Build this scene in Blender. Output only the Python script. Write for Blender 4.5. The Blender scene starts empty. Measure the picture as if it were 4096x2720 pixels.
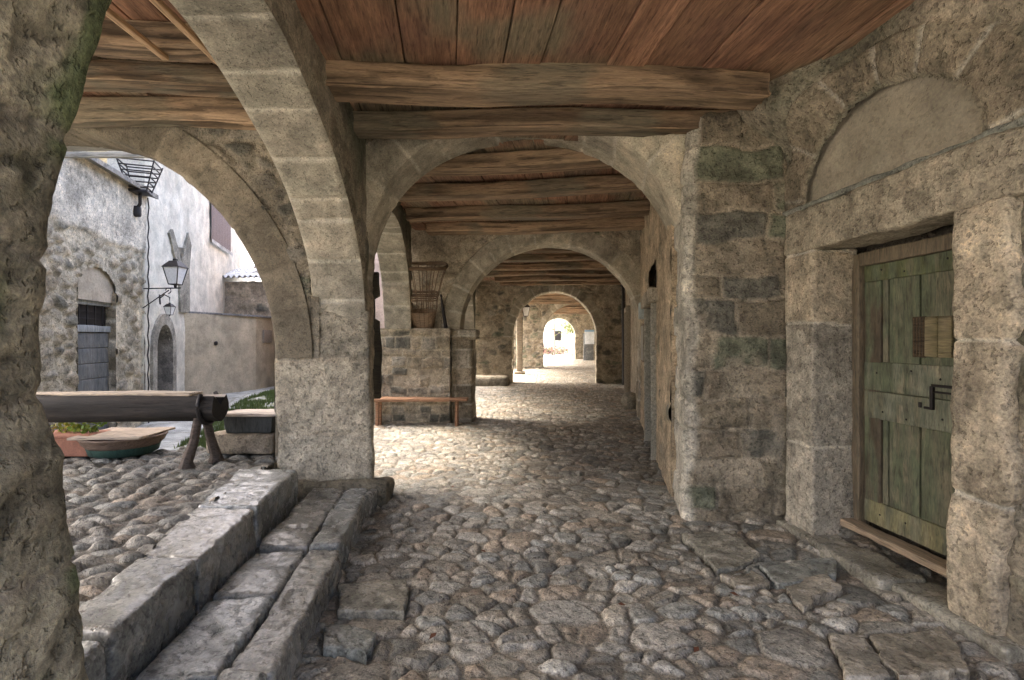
import bpy, math, random
import numpy as np
from mathutils import Vector, Matrix

random.seed(7)
rng = np.random.default_rng(7)
C = bpy.context.scene.collection
R = math.radians

# ------------------------------------------------------------------ noise
def h01(i, j, k=0, seed=0):
    i = np.asarray(i).astype(np.int64); j = np.asarray(j).astype(np.int64); k = np.asarray(k).astype(np.int64)
    n = (i * 73856093) ^ (j * 19349663) ^ (k * 83492791) ^ (seed * 2654435761 % 2147483647)
    n = n & 0xFFFFFFFF
    n = ((n ^ (n >> 16)) * 0x45D9F3B) & 0xFFFFFFFF
    n = ((n ^ (n >> 16)) * 0x45D9F3B) & 0xFFFFFFFF
    n = n ^ (n >> 16)
    return n.astype(np.float64) / 4294967295.0

def vnoise(p, seed=0):
    f = np.floor(p); t = p - f; t = t * t * (3 - 2 * t); f = f.astype(np.int64)
    out = 0
    for dx in (0, 1):
        wx = t[..., 0] if dx else 1 - t[..., 0]
        for dy in (0, 1):
            wy = t[..., 1] if dy else 1 - t[..., 1]
            for dz in (0, 1):
                wz = t[..., 2] if dz else 1 - t[..., 2]
                out = out + wx * wy * wz * h01(f[..., 0] + dx, f[..., 1] + dy, f[..., 2] + dz, seed)
    return out

def fbm(p, scale=1.0, octv=4, seed=0, gain=.5):
    a, s, n, q = 1.0, 0.0, 0.0, p * scale
    for o in range(octv):
        s = s + a * vnoise(q, seed + o); n += a; a *= gain; q = q * 2.07 + 3.1
    return s / n            # about 0..1, mean .5

def sstep(a, b, x):
    t = np.clip((x - a) / (b - a), 0, 1); return t * t * (3 - 2 * t)

def mix(a, b, t):
    t = np.asarray(t)[..., None]
    return np.asarray(a) * (1 - t) + np.asarray(b) * t

def p3(a, b, c=0.0):
    return np.stack(np.broadcast_arrays(a, b, np.asarray(c, float)), -1)

# stones of uneven size and shape in a plane: returns two random numbers per stone and the distance to its edge
def stones(x, y, sx, sy, seed, drop=.25, jit=.42, extra=()):
    u, v = x / sx, y / sy
    iu, iv = np.floor(u).astype(np.int64), np.floor(v).astype(np.int64)
    big = np.full(u.shape, 1e9)
    d1, d2 = big.copy(), big.copy()
    c1 = np.zeros(u.shape + (2,)); c2 = np.zeros(u.shape + (2,)); id1 = np.zeros(u.shape)
    def put(d, cx, cy, idn):
        nonlocal d1, d2, c1, c2, id1
        c = np.stack(np.broadcast_arrays(cx, cy), -1)
        a = d < d1
        b = (~a) & (d < d2)
        d2 = np.where(a, d1, np.where(b, d, d2))
        c2 = np.where(a[..., None], c1, np.where(b[..., None], c, c2))
        d1 = np.where(a, d, d1); c1 = np.where(a[..., None], c, c1); id1 = np.where(a, idn, id1)
    for di in range(-2, 3):
        for dj in range(-2, 3):
            i, j = iu + di, iv + dj
            cx = i + .5 + (h01(i, j, 1, seed) - .5) * 2 * jit
            cy = j + .5 + (h01(i, j, 2, seed) - .5) * 2 * jit
            rr = .62 * h01(i, j, 3, seed) ** 1.4
            d = (u - cx) ** 2 + (v - cy) ** 2 - rr ** 2
            d = np.where(h01(i, j, 4, seed) < drop, 1e8, d)
            for (ex, ey, er, ea) in extra:
                d = np.where(((cx - ex / sx) ** 2 + (cy - ey / sy) ** 2) < (er / sx * .9) ** 2, 1e8, d)
            put(d, cx, cy, h01(i, j, 5, seed))
    for n, (ex, ey, er, ea) in enumerate(extra):
        d = (u - ex / sx) ** 2 + ((v - ey / sy) * ea) ** 2 - (er / sx) ** 2
        put(d, ex / sx, ey / sy, (n * .618 + .13) % 1.0)
    acc = np.zeros(u.shape); K = 11.0
    def edge(d, cx, cy):
        nonlocal acc
        dist = np.sqrt((cx - c1[..., 0]) ** 2 + (cy - c1[..., 1]) ** 2)
        ej = (d - d1) / (2 * dist + 1e-6)
        acc = acc + np.where((dist > 1e-4) & (d < 1e7), np.exp(-K * np.clip(ej, -.2, 4)), 0)
    for di in range(-2, 3):
        for dj in range(-2, 3):
            i, j = iu + di, iv + dj
            cx = i + .5 + (h01(i, j, 1, seed) - .5) * 2 * jit
            cy = j + .5 + (h01(i, j, 2, seed) - .5) * 2 * jit
            rr = .62 * h01(i, j, 3, seed) ** 1.4
            d = (u - cx) ** 2 + (v - cy) ** 2 - rr ** 2
            d = np.where(h01(i, j, 4, seed) < drop, 1e8, d)
            for (ex, ey, er, ea) in extra:
                d = np.where(((cx - ex / sx) ** 2 + (cy - ey / sy) ** 2) < (er / sx * .9) ** 2, 1e8, d)
            edge(d, cx, cy)
    for n, (ex, ey, er, ea) in enumerate(extra):
        edge((u - ex / sx) ** 2 + ((v - ey / sy) * ea) ** 2 - (er / sx) ** 2, ex / sx, ey / sy)
    e = -np.log(acc + 1e-9) / K * min(sx, sy)
    r2 = (id1 * 977.13) % 1.0
    return id1, r2, np.clip(e, 0, 1), (u - c1[..., 0]) * sx, (v - c1[..., 1]) * sy

# coursed blocks
def blocks(a, b, ch, cw, seed, wig=.02):
    q = p3(a, b, seed * 1.7)
    a = a + (fbm(q, 3.5, 2, seed) - .5) * wig * 3
    b = b + (fbm(q, 3.0, 2, seed + 9) - .5) * wig * 3
    def cell(x, row, s):
        i = np.floor(x).astype(np.int64)
        lo = i + .36 * (h01(i, row, 7, s) - .5); hi = i + 1 + .36 * (h01(i + 1, row, 7, s) - .5)
        less = x < lo; more = x >= hi
        i = i - less + more
        lo = i + .36 * (h01(i, row, 7, s) - .5); hi = i + 1 + .36 * (h01(i + 1, row, 7, s) - .5)
        return i, x - lo, hi - x
    j, lb, hb = cell(b / ch, np.zeros(b.shape, np.int64), seed)
    w = cw * (.7 + .7 * h01(j, 3, 0, seed))
    i, la, ha = cell(a / w + h01(j, 5, 0, seed) * 17, j, seed + 3)
    e = np.minimum(np.minimum(lb, hb) * ch, np.minimum(la, ha) * w)
    return h01(i, j, 11, seed), h01(i, j, 12, seed), e

# ------------------------------------------------------------------ mesh builder
class MB:
    def __init__(self): self.v, self.q, self.t, self.c, self.n = [], [], [], [], 0
    def add(self, v, q=None, t=None, c=(.3, .25, .2)):
        v = np.asarray(v, float).reshape(-1, 3)
        c = np.asarray(c, float)
        if c.ndim == 1: c = np.tile(c, (len(v), 1))
        self.v.append(v); self.c.append(c.reshape(-1, 3))
        if q is not None and len(q): self.q.append(np.asarray(q, np.int64).reshape(-1, 4) + self.n)
        if t is not None and len(t): self.t.append(np.asarray(t, np.int64).reshape(-1, 3) + self.n)
        self.n += len(v)
    def grid(self, P, c, flip=False, keep=None):
        n, m = P.shape[:2]
        idx = np.arange(n * m).reshape(n, m)
        q = np.stack([idx[:-1, :-1], idx[1:, :-1], idx[1:, 1:], idx[:-1, 1:]], -1)
        if keep is not None: q = q[keep]
        q = q.reshape(-1, 4)
        if flip: q = q[:, ::-1]
        if np.asarray(c).ndim == 1: c = np.tile(np.asarray(c, float), (n * m, 1))
        self.add(P, q, None, np.asarray(c).reshape(-1, 3))
    def build(self, name, mat, parent=None, world=False, weld=False, smooth=True):
        v = np.concatenate(self.v); c = np.concatenate(self.c)
        q = np.concatenate(self.q) if self.q else np.zeros((0, 4), np.int64)
        t = np.concatenate(self.t) if self.t else np.zeros((0, 3), np.int64)
        if weld:
            _, first, inv = np.unique(np.round(v, 4), axis=0, return_index=True, return_inverse=True)
            inv = inv.reshape(-1); v = v[first]; c = c[first]; q = inv[q]; t = inv[t]
            q = q[(q[:, 0] != q[:, 1]) & (q[:, 1] != q[:, 2]) & (q[:, 2] != q[:, 3]) & (q[:, 3] != q[:, 0])]
        if parent is not None and world:
            v = v - np.array(parent.location)
        me = bpy.data.meshes.new(name)
        me.vertices.add(len(v)); me.vertices.foreach_set('co', v.astype(np.float32).ravel())
        loops = np.concatenate([q.ravel(), t.ravel()]).astype(np.int32)
        me.loops.add(len(loops)); me.loops.foreach_set('vertex_index', loops)
        st = np.concatenate([np.arange(len(q)) * 4, len(q) * 4 + np.arange(len(t)) * 3]).astype(np.int32)
        me.polygons.add(len(st)); me.polygons.foreach_set('loop_start', st)
        me.polygons.foreach_set('use_smooth', np.full(len(st), smooth))
        me.update(calc_edges=True); me.validate()
        if len(me.vertices) == len(c):
            at = me.color_attributes.new('Col', 'FLOAT_COLOR', 'POINT')
            at.data.foreach_set('color', np.concatenate([np.clip(c, 0, 1), np.ones((len(c), 1))], 1).astype(np.float32).ravel())
        me.materials.append(mat)
        o = bpy.data.objects.new(name, me); C.objects.link(o)
        if parent is not None: o.parent = parent
        return o

def thing(name, label, cat, loc=(0, 0, 0), rotz=0.0, group=None):
    o = bpy.data.objects.new(name, None); C.objects.link(o)
    o.empty_display_size = .1
    o.location = loc; o.rotation_euler = (0, 0, rotz)
    return tag(o, label, cat, group)

def tag(o, label, cat, group=None):
    o['label'] = label; o['category'] = cat; o['kind'] = 'thing'
    if group: o['group'] = group
    return o

def kind(o, k='structure'):
    o['kind'] = k; return o

# surface patch: P(n,m,3) base positions, style(a,b,P)->(disp,rgb); normal faces `toward`
def patch(mb, P, a, b, style, toward, keep=None):
    du = np.gradient(P, axis=0); dv = np.gradient(P, axis=1)
    N = np.cross(du, dv); ln = np.linalg.norm(N, axis=-1, keepdims=True)
    N = N / np.maximum(ln, 1e-12)
    s = ((np.asarray(toward, float) - P) * N).sum(-1).mean()
    flip = s < 0
    if flip: N = -N
    d, col = style(a, b, P)
    mb.grid(P + N * d[..., None], col, flip, keep)

def steps(a, b, res):
    return np.linspace(a, b, max(2, int(math.ceil(abs(b - a) / res)) + 1))

# upright wall face from plan point p0 to p1
def face(mb, p0, p1, z0, z1, res, style, toward, a0=0.0, hole=None, cut=None):
    p0, p1 = np.array(p0, float), np.array(p1, float)
    L = np.linalg.norm(p1 - p0)
    s = steps(0, L, res); z = steps(z0, z1, res)
    if cut:
        s = np.unique(np.concatenate([s] + [[x] for x in cut[0]])); z = np.unique(np.concatenate([z] + [[x] for x in cut[1]]))
    S, Z = np.meshgrid(s, z, indexing='ij')
    P = np.stack([p0[0] + (p1 - p0)[0] * S / L, p0[1] + (p1 - p0)[1] * S / L, Z], -1)
    keep = None
    if hole:
        sm = .25 * (S[:-1, :-1] + S[1:, :-1] + S[1:, 1:] + S[:-1, 1:]); zm = .25 * (Z[:-1, :-1] + Z[1:, :-1] + Z[1:, 1:] + Z[:-1, 1:])
        keep = ~hole(sm, zm)
    patch(mb, P, S + a0, Z, style, toward, keep)

# box with rounded, uneven edges (local coordinates, centred at c)
def rbox(mb, size, c=(0, 0, 0), r=.02, res=.05, amp=0.0, ns=4.0, col=(.3, .25, .2), style=None, warp=None, octv=3, seed=0):
    h = np.array(size, float) / 2; c = np.array(c, float)
    r = min(r, h.min() * .98)
    def ax(k):
        m = h[k] - r
        inner = steps(-m, m, res) if m > 1e-4 else np.array([0.0])
        return np.unique(np.concatenate([[-h[k], -h[k] + r * .08, -h[k] + r * .4], inner, [h[k] - r * .4, h[k] - r * .08, h[k]]]))
    for k in range(3):
        k1, k2 = (k + 1) % 3, (k + 2) % 3
        A, B = np.meshgrid(ax(k1), ax(k2), indexing='ij')
        for s in (-1, 1):
            p = np.zeros(A.shape + (3,)); p[..., k] = s * h[k]; p[..., k1] = A; p[..., k2] = B
            inn = np.clip(p, -(h - r), h - r); d = p - inn
            d = d / np.maximum(np.linalg.norm(d, axis=-1, keepdims=True), 1e-9)
            p = inn + d * r + c
            w = p
            disp = (fbm(w, ns, octv, seed) - .5) * 2 * amp if amp else np.zeros(A.shape)
            if style:
                aa, bb = w[..., 0] + w[..., 1], w[..., 2]      # the same on every face, so the edges close
                sd, cc = style(aa, bb, w); disp = disp + sd
            else:
                cc = np.broadcast_to(np.asarray(col, float), A.shape + (3,))
            p = p + d * disp[..., None]
            if warp: p = warp(p)
            mb.grid(p, cc, flip=(s < 0))

def quadwarp(q, L, W):          # maps local x in [-L/2,L/2], y in [-W/2,W/2] onto a plan quad
    q = [np.array(x, float) for x in q]
    def f(p):
        s = np.clip(p[..., 0] / L + .5, -.2, 1.2)[..., None]; t = np.clip(p[..., 1] / W + .5, -.2, 1.2)[..., None]
        xy = (q[0] * (1 - s) + q[1] * s) * (1 - t) + (q[3] * (1 - s) + q[2] * s) * t
        return np.concatenate([xy, p[..., 2:3]], -1)
    return f

def lathe(mb, prof, n=24, c=(0, 0, 0), col=(.2, .2, .2), cap=True, a0=0.0):
    prof = np.array(prof, float); th = np.linspace(0, 2 * np.pi, n + 1) + a0
    P = np.stack([prof[:, 0][:, None] * np.cos(th) + c[0], prof[:, 0][:, None] * np.sin(th) + c[1], np.broadcast_to(prof[:, 1][:, None] + c[2], (len(prof), n + 1))], -1)
    mb.grid(P, col, flip=True)
    if cap:
        for k, fl in ((0, True), (-1, False)):
            if prof[k, 0] > 1e-4:
                ring = P[k, :n]; v = np.concatenate([ring, [[c[0], c[1], prof[k, 1] + c[2]]]])
                t = [(i, (i + 1) % n, n) for i in range(n)]
                if fl: t = [x[::-1] for x in t]
                mb.add(v, None, t, col)

def tube(mb, pts, r, n=8, col=(.2, .2, .2), closed=False):
    pts = np.array(pts, float); m = len(pts)
    rr = np.broadcast_to(np.asarray(r, float), (m,))
    if closed:
        tan = np.roll(pts, -1, 0) - np.roll(pts, 1, 0)
    else:
        tan = np.gradient(pts, axis=0)
    tan /= np.maximum(np.linalg.norm(tan, axis=1, keepdims=True), 1e-9)
    ref = np.array([0, 0, 1.0]) if abs(tan[:, 2]).mean() < .8 else np.array([1.0, 0, 0])
    u = np.cross(tan, ref); u /= np.maximum(np.linalg.norm(u, axis=1, keepdims=True), 1e-9); w = np.cross(tan, u)
    th = np.linspace(0, 2 * np.pi, n + 1)
    P = pts[:, None] + rr[:, None, None] * (np.cos(th)[None, :, None] * u[:, None] + np.sin(th)[None, :, None] * w[:, None])
    if closed: P = np.concatenate([P, P[:1]])
    mb.grid(P, col, flip=False)
    if not closed:
        for k, fl in ((0, True), (m - 1, False)):
            v = np.concatenate([P[k, :n], pts[k:k + 1]])
            t = [(i, (i + 1) % n, n) for i in range(n)]
            if not fl: t = [x[::-1] for x in t]
            mb.add(v, None, t, col)

def box(mb, size, c=(0, 0, 0), col=(.2, .2, .2), r=.004):
    rbox(mb, size, c, r=r, res=10, col=col)

# ------------------------------------------------------------------ materials
def nodes(name):
    m = bpy.data.materials.new(name); m.use_nodes = True
    nt = m.node_tree; nt.nodes.clear()
    out = nt.nodes.new('ShaderNodeOutputMaterial'); bs = nt.nodes.new('ShaderNodeBsdfPrincipled')
    nt.links.new(bs.outputs[0], out.inputs[0])
    return m, nt, bs

def surf(name, var=.45, fine=70, coarse=9, bump=.6, dist=.012, rough=.85, spec=.3, stretch=(1, 1, 1), rvar=.12, hue=.13, pit=.38, blot=.28):
    m, nt, bs = nodes(name); N = nt.nodes.new; Lk = nt.links.new
    at = N('ShaderNodeAttribute'); at.attribute_name = 'Col'
    tc = N('ShaderNodeTexCoord'); mp = N('ShaderNodeMapping'); mp.inputs['Scale'].default_value = stretch
    Lk(tc.outputs['Object'], mp.inputs[0])
    def noise(s, d, rg=.65):
        n = N('ShaderNodeTexNoise'); n.inputs['Scale'].default_value = s; n.inputs['Detail'].default_value = d; n.inputs['Roughness'].default_value = rg
        Lk(mp.outputs[0], n.inputs['Vector']); return n
    def math_(op, a, b, c=None):
        n = N('ShaderNodeMath'); n.operation = op
        for k, x in enumerate((a, b, c)):
            if x is None: continue
            if isinstance(x, (int, float)): n.inputs[k].default_value = x
            else: Lk(x, n.inputs[k])
        return n.outputs[0]
    nf = noise(fine, 5, .7); nc = noise(coarse, 6, .62)
    # value = 1 + var*(2*(fine-.5)*1.6 + (coarse-.5)*2)
    a = math_('MULTIPLY_ADD', nf.outputs['Fac'], 4.6 * var, 1 - 2.3 * var)
    b = math_('MULTIPLY_ADD', nc.outputs['Fac'], 2.8 * var, 1 - 1.4 * var)
    np_ = noise(fine * .42, 3, .6); nb = noise(2.3, 9, .72)
    def ramp(x, lo, hi):
        n = N('ShaderNodeMapRange'); n.interpolation_type = 'SMOOTHSTEP'; n.inputs['From Min'].default_value = lo; n.inputs['From Max'].default_value = hi
        Lk(x, n.inputs['Value']); return n.outputs['Result']
    pv = ramp(np_.outputs['Fac'], .56, .64)                              # small pits
    bd = ramp(nb.outputs['Fac'], .50, .58); bl = ramp(nb.outputs['Fac'], .46, .40)   # dark and pale weathering patches
    a = math_('MULTIPLY', a, math_('MULTIPLY_ADD', pv, -pit, 1))
    b = math_('MULTIPLY', b, math_('MULTIPLY_ADD', bd, -blot, math_('MULTIPLY_ADD', bl, blot * .8, 1)))
    v = math_('MAXIMUM', math_('MULTIPLY', a, b), .1)
    mx = N('ShaderNodeMix'); mx.data_type = 'RGBA'; mx.blend_type = 'MULTIPLY'; mx.inputs[0].default_value = 1
    Lk(at.outputs['Color'], mx.inputs[6])
    cmb = N('ShaderNodeCombineColor')
    Lk(math_('MULTIPLY', v, math_('MULTIPLY_ADD', nc.outputs['Fac'], hue, .965 - hue / 2)), cmb.inputs[0]); Lk(v, cmb.inputs[1])
    Lk(math_('MULTIPLY', v, math_('MULTIPLY_ADD', nf.outputs['Fac'], -hue * 2, .985 + hue)), cmb.inputs[2])
    Lk(cmb.outputs[0], mx.inputs[7])
    Lk(mx.outputs[2], bs.inputs['Base Color'])
    h = math_('MULTIPLY_ADD', pv, -.35 if pit else 0, math_('ADD', math_('MULTIPLY', nf.outputs['Fac'], .5), nc.outputs['Fac']))
    bp = N('ShaderNodeBump'); bp.inputs['Strength'].default_value = bump; bp.inputs['Distance'].default_value = dist
    Lk(h, bp.inputs['Height']); Lk(bp.outputs[0], bs.inputs['Normal'])
    Lk(math_('MULTIPLY_ADD', nc.outputs['Fac'], rvar * 2, rough - rvar), bs.inputs['Roughness'])
    bs.inputs['Specular IOR Level'].default_value = spec
    return m

def plain(name, col, rough=.6, metal=0.0, spec=.4, trans=0.0):
    m, nt, bs = nodes(name); N = nt.nodes.new; Lk = nt.links.new
    tc = N('ShaderNodeTexCoord'); n = N('ShaderNodeTexNoise'); n.inputs['Scale'].default_value = 30; n.inputs['Detail'].default_value = 5
    Lk(tc.outputs['Object'], n.inputs['Vector'])
    r = N('ShaderNodeMix'); r.data_type = 'RGBA'
    r.inputs[6].default_value = tuple(x * .7 for x in col) + (1,); r.inputs[7].default_value = tuple(min(1, x * 1.25) for x in col) + (1,)
    Lk(n.outputs['Fac'], r.inputs[0]); Lk(r.outputs[2], bs.inputs['Base Color'])
    bs.inputs['Roughness'].default_value = rough; bs.inputs['Metallic'].default_value = metal
    bs.inputs['Specular IOR Level'].default_value = spec
    bs.inputs['Transmission Weight'].default_value = trans
    b = N('ShaderNodeBump'); b.inputs['Strength'].default_value = .3; b.inputs['Distance'].default_value = .003
    Lk(n.outputs['Fac'], b.inputs['Height']); Lk(b.outputs[0], bs.inputs['Normal'])
    return m

M = {}
M['stone'] = surf('weathered_stone', .48, 62, 11, 1.0, .02, pit=.28, blot=.34)
M['plaster'] = surf('rough_plaster', .22, 55, 3.5, .5, .008, .9, .2, pit=.15, blot=.16)
M['cobble'] = surf('cobble_stone', .62, 80, 16, 1.0, .014, .62, .45)
M['dressed'] = surf('dressed_stone', .40, 80, 7, .8, .012, pit=.22, blot=.24)
M['slab'] = surf('worn_slab', .5, 70, 9, .8, .006, .25, .7, rvar=.2)
M['wood'] = surf('old_timber', .36, 9, 2.2, .8, .008, .75, .3, (1.2, 14, 14), hue=.16, pit=.4, blot=.2)
M['board'] = surf('old_boards', .34, 9, 2.2, .8, .006, .8, .25, (14, 1.2, 14), hue=.2, pit=.35, blot=.2)
M['paint'] = surf('green_painted_wood', .30, 12, 3, .7, .004, .6, .35, (12, 12, 1.6), hue=.2, pit=.35, blot=.2)
M['iron'] = plain('dark_iron', (.025, .022, .022), .55, .3)
M['glass'] = plain('lamp_glass', (.75, .78, .8), .25, 0, .5)
M['terracotta'] = surf('terracotta', .2, 60, 8, .3, .004, .8, pit=.1, blot=.2)
M['leaf'] = plain('leaves', (.10, .2, .03), .6)
M['grass'] = plain('grass_blades', (.09, .13, .035), .7)
# ------------------------------------------------------------------ masonry looks
MORT = np.array((.40, .34, .26)); LIME = np.array((.54, .49, .41))
DARK = np.array((.15, .14, .115)); MID = np.array((.27, .225, .165)); GRN = np.array((.20, .205, .145)); TAN = np.array((.35, .29, .215)); GREY = np.array((.31, .275, .225))

def pick(r, cols):
    cols = np.array(cols); n = len(cols); x = np.clip(r, 0, .9999) * n
    return cols[x.astype(int)]

def rubble(sx=.20, sy=.12, seed=1, smear=.5, depth=.03, tone=1.0, cols=(DARK, MID, MID, GRN, TAN, GREY), mort=MORT, moss_shade=0.0):
    def f(a, b, P):
        q = P + seed * 3.7
        w = (fbm(q, 6, 2, seed) - .5) * .07
        r1, r2, e, _, _ = stones(a + w, b + (fbm(q, 5, 2, seed + 5) - .5) * .06, sx, sy, seed)
        n = fbm(q, 9, 4, seed + 2)
        up = sstep(.004, .03, e - (n - .5) * .02)
        cover = sstep(smear + .10, smear - .10, fbm(q, 1.6, 4, seed + 3) * .75 + r2 * .35 - .05)  # 1 = covered by mortar
        s = up * (1 - cover)
        col = pick(r1, cols) * (.75 + .5 * n)[..., None]
        m = mort * (.8 + .4 * fbm(q, 4, 4, seed + 4))[..., None]
        c = mix(m, col, s) * tone
        if moss_shade: c = mix(c, GRN * .6, moss_shade * sstep(.45, .62, fbm(q, 1.1, 4, seed + 8)))  # dark green moss patches, also painting in the greenish tint of shadow
        d = s * depth * (.3 + .9 * r2) + up * cover * depth * .3 + (n - .5) * .028
        return d, c
    return f

def ashlar(ch=.36, cw=.6, seed=2, tone=1.0, depth=.012, cols=(MID, GREY, TAN, MID), joint=LIME, rough=.022, jw=.012, smear=0.0):
    def f(a, b, P):
        q = P + seed * 2.3
        r1, r2, e = blocks(a, b, ch, cw, seed)
        n = fbm(q, 11, 4, seed + 1)
        up = sstep(jw * .5, jw * 1.6, e + (n - .5) * .012)
        col = pick(r1, cols) * (.82 + .35 * r2)[..., None] * (.7 + .6 * n)[..., None]
        cov = sstep(smear + .08, smear - .08, fbm(q, 1.5, 4, seed + 3)) if smear else np.zeros(e.shape)
        up2 = up * (1 - cov)
        c = mix(joint * (.8 + .4 * n)[..., None], col, up2) * tone
        return up2 * depth * (.5 + r2) + (n - .5) * rough + (fbm(q, 2.2, 3, seed + 4) - .5) * .03, c
    return f

def coursed(ch, cw, seed, smear, tone, moss_shade=.3, lit_lime=0.0, cols=(MID, TAN, DARK, GRN, MID, TAN)):
    def f(a, b, P):
        q = P + seed * 1.9
        r1, r2, e = blocks(a, b, ch, cw, seed, .035)
        n = fbm(q, 10, 5, seed + 1); m = fbm(q, 2.4, 4, seed + 2); v = fbm(q * np.array([1, 1, 3.0]), 3, 4, seed + 5)
        up = sstep(.003, .022, e + (n - .5) * .03)
        cov = sstep(smear + .06, smear - .06, m * .8 + r2 * .3 - .02)
        s = up * (1 - .7 * cov)
        c = mix(MORT * (.80 + .5 * v)[..., None], pick(r1, cols) * (.55 + .9 * n)[..., None], s) * tone
        c = mix(c, GRN * .62, moss_shade * sstep(.5, .64, fbm(q, 1.3, 4, seed + 8)))
        if lit_lime: c = mix(c, LIME * (.75 + .4 * n)[..., None], sstep(lit_lime + .03, lit_lime - .03, P[..., 0] + .16 * (m - .5)))  # lime on the left edge, its pale colour also standing for side light
        return s * .028 * (.2 + r2) + (n - .5) * .032 + (m - .5) * .03, c
    return f

def vouss(sp=.34, seed=3, tone=1.0, cols=((.38, .335, .265), (.34, .30, .24), (.40, .35, .27), (.32, .285, .225)), joint=LIME, rough=.010, jw=.014, depth=.010):
    def f(a, b, P):
        q = P + seed * 1.3
        x = a / sp + (fbm(p3(b, a * .3, seed), 3, 2, seed) - .5) * .12
        i = np.floor(x).astype(np.int64)
        lo = i + .5 * (h01(i, 0, 0, seed) - .5); i = i - (x < lo); 
        lo = i + .5 * (h01(i, 0, 0, seed) - .5); hi = i + 1 + .5 * (h01(i + 1, 0, 0, seed) - .5)
        i2 = i + (x >= hi); lo = np.where(x >= hi, hi, lo); hi = i2 + 1 + .5 * (h01(i2 + 1, 0, 0, seed) - .5)
        e = np.minimum(x - lo, hi - x) * sp
        r1 = h01(i2, 1, 0, seed); r2 = h01(i2, 2, 0, seed)
        n = fbm(q, 12, 4, seed + 1)
        up = sstep(jw * .4, jw * 1.3, e + (n - .5) * .01)
        col = pick(r1, cols) * (.9 + .25 * r2)[..., None] * (.7 + .6 * n)[..., None]
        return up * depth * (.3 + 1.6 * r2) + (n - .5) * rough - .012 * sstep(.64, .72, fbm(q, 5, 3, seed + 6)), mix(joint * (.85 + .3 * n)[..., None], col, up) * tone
    return f

def plast(col, seed=4, rough=.012, stain=.3, big=.03):
    col = np.array(col)
    def f(a, b, P):
        q = P + seed * 5.1
        n = fbm(q, 2.2, 5, seed); m = fbm(q * np.array([1, 1, .25]), 3.5, 4, seed + 2)
        return (fbm(q, 8, 3, seed + 1) - .5) * rough + (n - .5) * big, col * (1 - stain + 2 * stain * (.5 * n + .5 * m))[..., None]
    return f

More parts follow.
